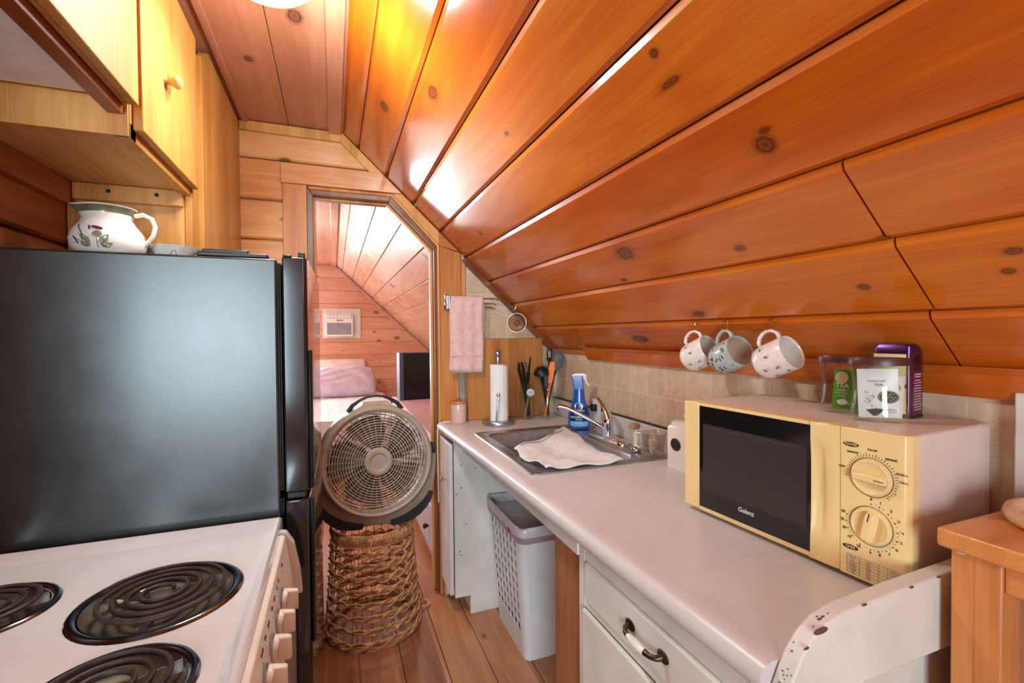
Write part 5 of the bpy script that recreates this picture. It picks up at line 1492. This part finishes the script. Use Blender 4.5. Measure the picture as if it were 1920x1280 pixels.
for hx, hy, lab, kind, az in ((1.066, 1.166, 'white bee-print mug hanging farther from the tea jars', 0, (.16, -.85, .40)), (1.064, 1.034, 'pale blue mug crowded with bees and dots, hanging between two white mugs', 1, (-.06, -.88, .36)), (1.066, .890, 'white bee-print mug hanging beside the glass tea jars', 0, (.09, -.88, .40))):
    t, h_ = mug(lab, hx, hy, CERAMP if not kind else CERAMB, CERIN if kind else CERAMP, Vector(az))
    h_['label'] = 'brass cup hook holding the ' + ('pale blue bee mug' if kind else ('white mug beside the tea jars' if hy < 1 else 'white mug farther from the tea jars'))
    m1, m2 = MB(), MB()
    if not kind:
        for th, z, r_ in ((2.2, .030, .5), (2.3, .062, 1.9), (2.9, .040, .2), (2.85, .074, 2.4), (1.5, .050, 1.0), (3.6, .05, .4), (3.5, .022, 1.2), (4.3, .06, .3), (4.4, .03, 1.4), (.9, .035, .2), (5.2, .05, .8)): bee(m1, m2, th, z, .9, r_)
    else:
        for k in range(34):
            bee(m1, m2, random.uniform(.5, 5.8), random.uniform(.012, .082), .95, random.uniform(0, 3.1))
        m3 = MB()
        for k in range(70):
            decal(m1 if k % 3 else m3, MP, random.uniform(.5, 5.8), random.uniform(.010, .084), ell(.0017, .0017, 0, 8), .0006)
        o = m3.build('honey_dots', GOLDEN, t, smooth=0); o['kind'] = 'stuff'
    o = m1.build('bee_print', INK, t, smooth=0); o['kind'] = 'stuff'
    o = m2.build('bee_wings', WING, t, smooth=0); o['kind'] = 'stuff'

# ------------------------------------------------------------------ wooden table at the worktop end, tray on it
tb = thing('side_table', 'oak side table with thick top, past the white end board of the worktop', 'table', (1.05, .18, 0))
TZ = 1.073
MB().box(.876, 1.17, -.12, .440, TZ - .030, TZ).build('tabletop', W_TABLE, tb, True, bevel=.005, seg=3)
for x0 in (.888, 1.108):
    for y0 in (-.10, .367): MB().box(x0, x0 + .05, y0, y0 + .060, 0, TZ - .030).build('leg', W_LEG, tb, True, bevel=.003)
MB().box(.893, .913, -.04, .367, TZ - .072, TZ - .0305).build('apron', W_TABLE, tb, True, bevel=.002)
MB().box(1.13, 1.15, -.04, .367, TZ - .072, TZ - .0305).box(.938, 1.108, .405, .423, TZ - .072, TZ - .0305).build('apron', W_TABLE, tb, True, bevel=.002)
MB().box(.938, 1.12, .39, .402, .15, TZ - .035).build('back_panel', W_BROWN, tb, True)
MB().lathe([(.001, .0), (.010, .0), (.012, -.003), (.008, -.006), (.001, -.006)], seg=16).build('glide_pad', WHITEP, tb, True, mx=Matrix.Translation((.897, .415, TZ - .0302)))
ty = thing('wooden_tray', 'pale round wooden tray lying on the oak side table', 'tray', (1.065, .318, TZ + .0005))
MB().lathe([(.001, .0), (.104, 0), (.112, .004), (.115, .012), (.112, .020), (.104, .022), (.096, .018), (.092, .011), (.001, .010)], seg=60).build('dish', W_TRAY, ty, smooth=50)

# ------------------------------------------------------------------ bedroom beyond the doorway
ac = thing('air_conditioner', 'white window air conditioner in a white frame on the bedroom wall', 'air conditioner', (.09, 7.2, 1.54))
MB().loft([[(x, y, z) for x, z in p_] for p_ in [((-.24, -.215), (.28, -.215), (.28, .215), (-.24, .215))] for y in (-.03, -.0005)]).build('surround', PAINT, ac, smooth=0, bevel=.004)
MB().loft([[(x, y, z) for x, z in ((-.20, -.185), (.17, -.185), (.17, .135), (-.20, .135))] for y in (-.16, -.031)]).build('casing', WHITEP, ac, smooth=0, bevel=.01)
MB().box(-.18, .145, -.166, -.160, -.16, .005).build('intake_grille', GREYP, ac, bevel=.002)
MB().box(-.18, .155, -.164, -.160, .065, .122).build('vent_louver', mat('louver_grey', (186, 188, 196), .4, var=.1), ac, bevel=.002)
MB().box(-.05, .04, -.1635, -.160, .03, .05).build('badge', GREYP, ac)
mb = MB()
for k in range(7): mb.box(-.175 + .046 * k, -.175 + .046 * k + .034, -.168, -.164, .075, .112)
mb.build('louver_blades', WHITEP, ac, smooth=0)
bd = thing('bed', 'bed with white quilted cover beyond the doorway', 'bed', (-.35, 5.9, 0))
MB().box(-1.2, .60, 4.82, 7.16, .10, .30).build('base', PALEB, bd, True, bevel=.02)
mb = MB().box(-1.2, .62, 4.80, 7.17, .30, .545); mb.build('mattress', QUILT, bd, True, bevel=.05, seg=4)
mb = MB(); N = 28; g = []
for i in range(N + 1):
    g.append([(-1.215 + 1.85 * i / N, 4.785 + 2.05 * j / N, .551 + .006 * abs(math.sin(i * PI / 2)) * abs(math.sin(j * PI / 2)) + .003 * math.sin(i * 1.3 + j)) for j in range(N + 1)])
for i in range(N):
    for j in range(N): mb.face([g[i][j], g[i + 1][j], g[i + 1][j + 1], g[i][j + 1]])
for e_ in (g[0], g[-1], [r_[0] for r_ in g]):
    mb.loft([e_, [(x, y, .24) for x, y, z in e_]], False, False)
mb.build('quilt', QUILT, bd, True, smooth=80)


def pillow(name, label, m_, c, w_, d_, h, rx, rz):
    mb = MB(); N = 22; top, bot = [], []
    for i in range(N + 1):
        a, b_ = [], []
        for j in range(N + 1):
            u, v = i / N * 2 - 1, j / N * 2 - 1
            pz = max(0, (1 - u ** 4) * (1 - v ** 4)) ** .55
            pin = 1 - .06 * (u * u * v * v) - .05 * (1 - abs(u)) * v * v * 0
            wr = .010 * math.sin(u * 9 + v * 5 + 1) * pz * (.4 + abs(u)) + .006 * math.sin(v * 15 - u * 7) * pz
            a.append((u * w_ / 2 * pin, v * d_ / 2 * pin, h / 2 * pz + wr)); b_.append((u * w_ / 2 * pin, v * d_ / 2 * pin, -h / 2 * pz))
        top.append(a); bot.append(b_)
    for G, f in ((top, 1), (bot, -1)):
        for i in range(N):
            for j in range(N): mb.face([G[i][j], G[i + 1][j], G[i + 1][j + 1], G[i][j + 1]])
    bmesh.ops.remove_doubles(mb.b, verts=mb.b.verts, dist=1e-5)
    o = mb.build(name, m_, smooth=180, mx=Matrix.Translation(c) @ Matrix.Rotation(rz, 4, 'Z') @ Matrix.Rotation(rx, 4, 'X'))
    tag(o, label, 'pillow'); return o


pillow('bed_pillow', 'pale cream pillow propped upright against the bedroom boards', PALEP, (.08, 7.04, .815), .72, .46, .14, math.radians(74), 0)
pillow('bed_pillow', 'mauve satin pillow slumped in front of the cream pillow', MAUVE, (.10, 6.66, .745), .86, .50, .20, math.radians(42), .04)
dr_ = thing('low_dresser', 'low pale painted dresser with dark knobs under the bedroom slope', 'dresser', (.9, 3.7, 0))
MB().loft([[(x, y, z) for x, z in ((.535, .05), (1.45, .05), (1.45, .735), (.535, .735))] for y in (2.64, 4.72)]).build('body', PALEB, dr_, True, smooth=0, bevel=.005)
MB().box(.56, 1.4, 2.68, 4.7, 0, .05).build('plinth', W_DARKTRIM, dr_, True)
for z0, z1 in ((.08, .36), (.39, .70)):
    for k in range(3):
        y0 = 2.67 + .68 * k
        q = MB().box(.523, .536, y0, y0 + .65, z0, z1).build('drawer', PALEB, dr_, True, bevel=.006)
        for yy in (.16, .49): MB().lathe([(.001, .034), (.014, .032), (.019, .024), (.014, .012), (.009, .006), (.012, 0)], seg=16, rot=Matrix.Rotation(-PI / 2, 3, 'Y')).build('knob', BRONZE, q, True, mx=Matrix.Translation((.523, y0 + yy, (z0 + z1) / 2 - .01)))
MB().loft([[(x, y, z) for x, z in ((.520, .728), (.515, .745), (.53, .757), (1.32, .757), (1.46, .75), (1.46, .7352), (.53, .7352))] for y in (2.63, 4.73)]).build('top', QUILT, dr_, True, smooth=30)
cl = MB().box(.555, 1.30, 2.66, 4.70, .7575, .764).build('dresser_runner', ROSE, bevel=.003)
tag(cl, 'rose coloured cloth laid along the top of the pale dresser', 'cloth')
tv = thing('television', 'black boxy television standing on the rose cloth of the dresser', 'television', (.80, 4.50, .7645))
MB().loft([[(x, y, z) for x, z in ((-.235, .0), (.235, 0), (.235, .44), (-.235, .44))] for y in (-.10, .10)]).build('cabinet', BLACKP, tv, smooth=0, bevel=.008)
MB().box(-.185, .215, -.104, -.100, .035, .405).build('screen', SCREEN, tv, bevel=.004)
MB().box(-.238, -.200, -.112, .09, .0, .442).build('side_edge', mat('painted_blue_sheen', (86, 104, 138), .35, var=.05), tv, bevel=.004)  # bluish daylight reflection painted into the colour of the black set's edge
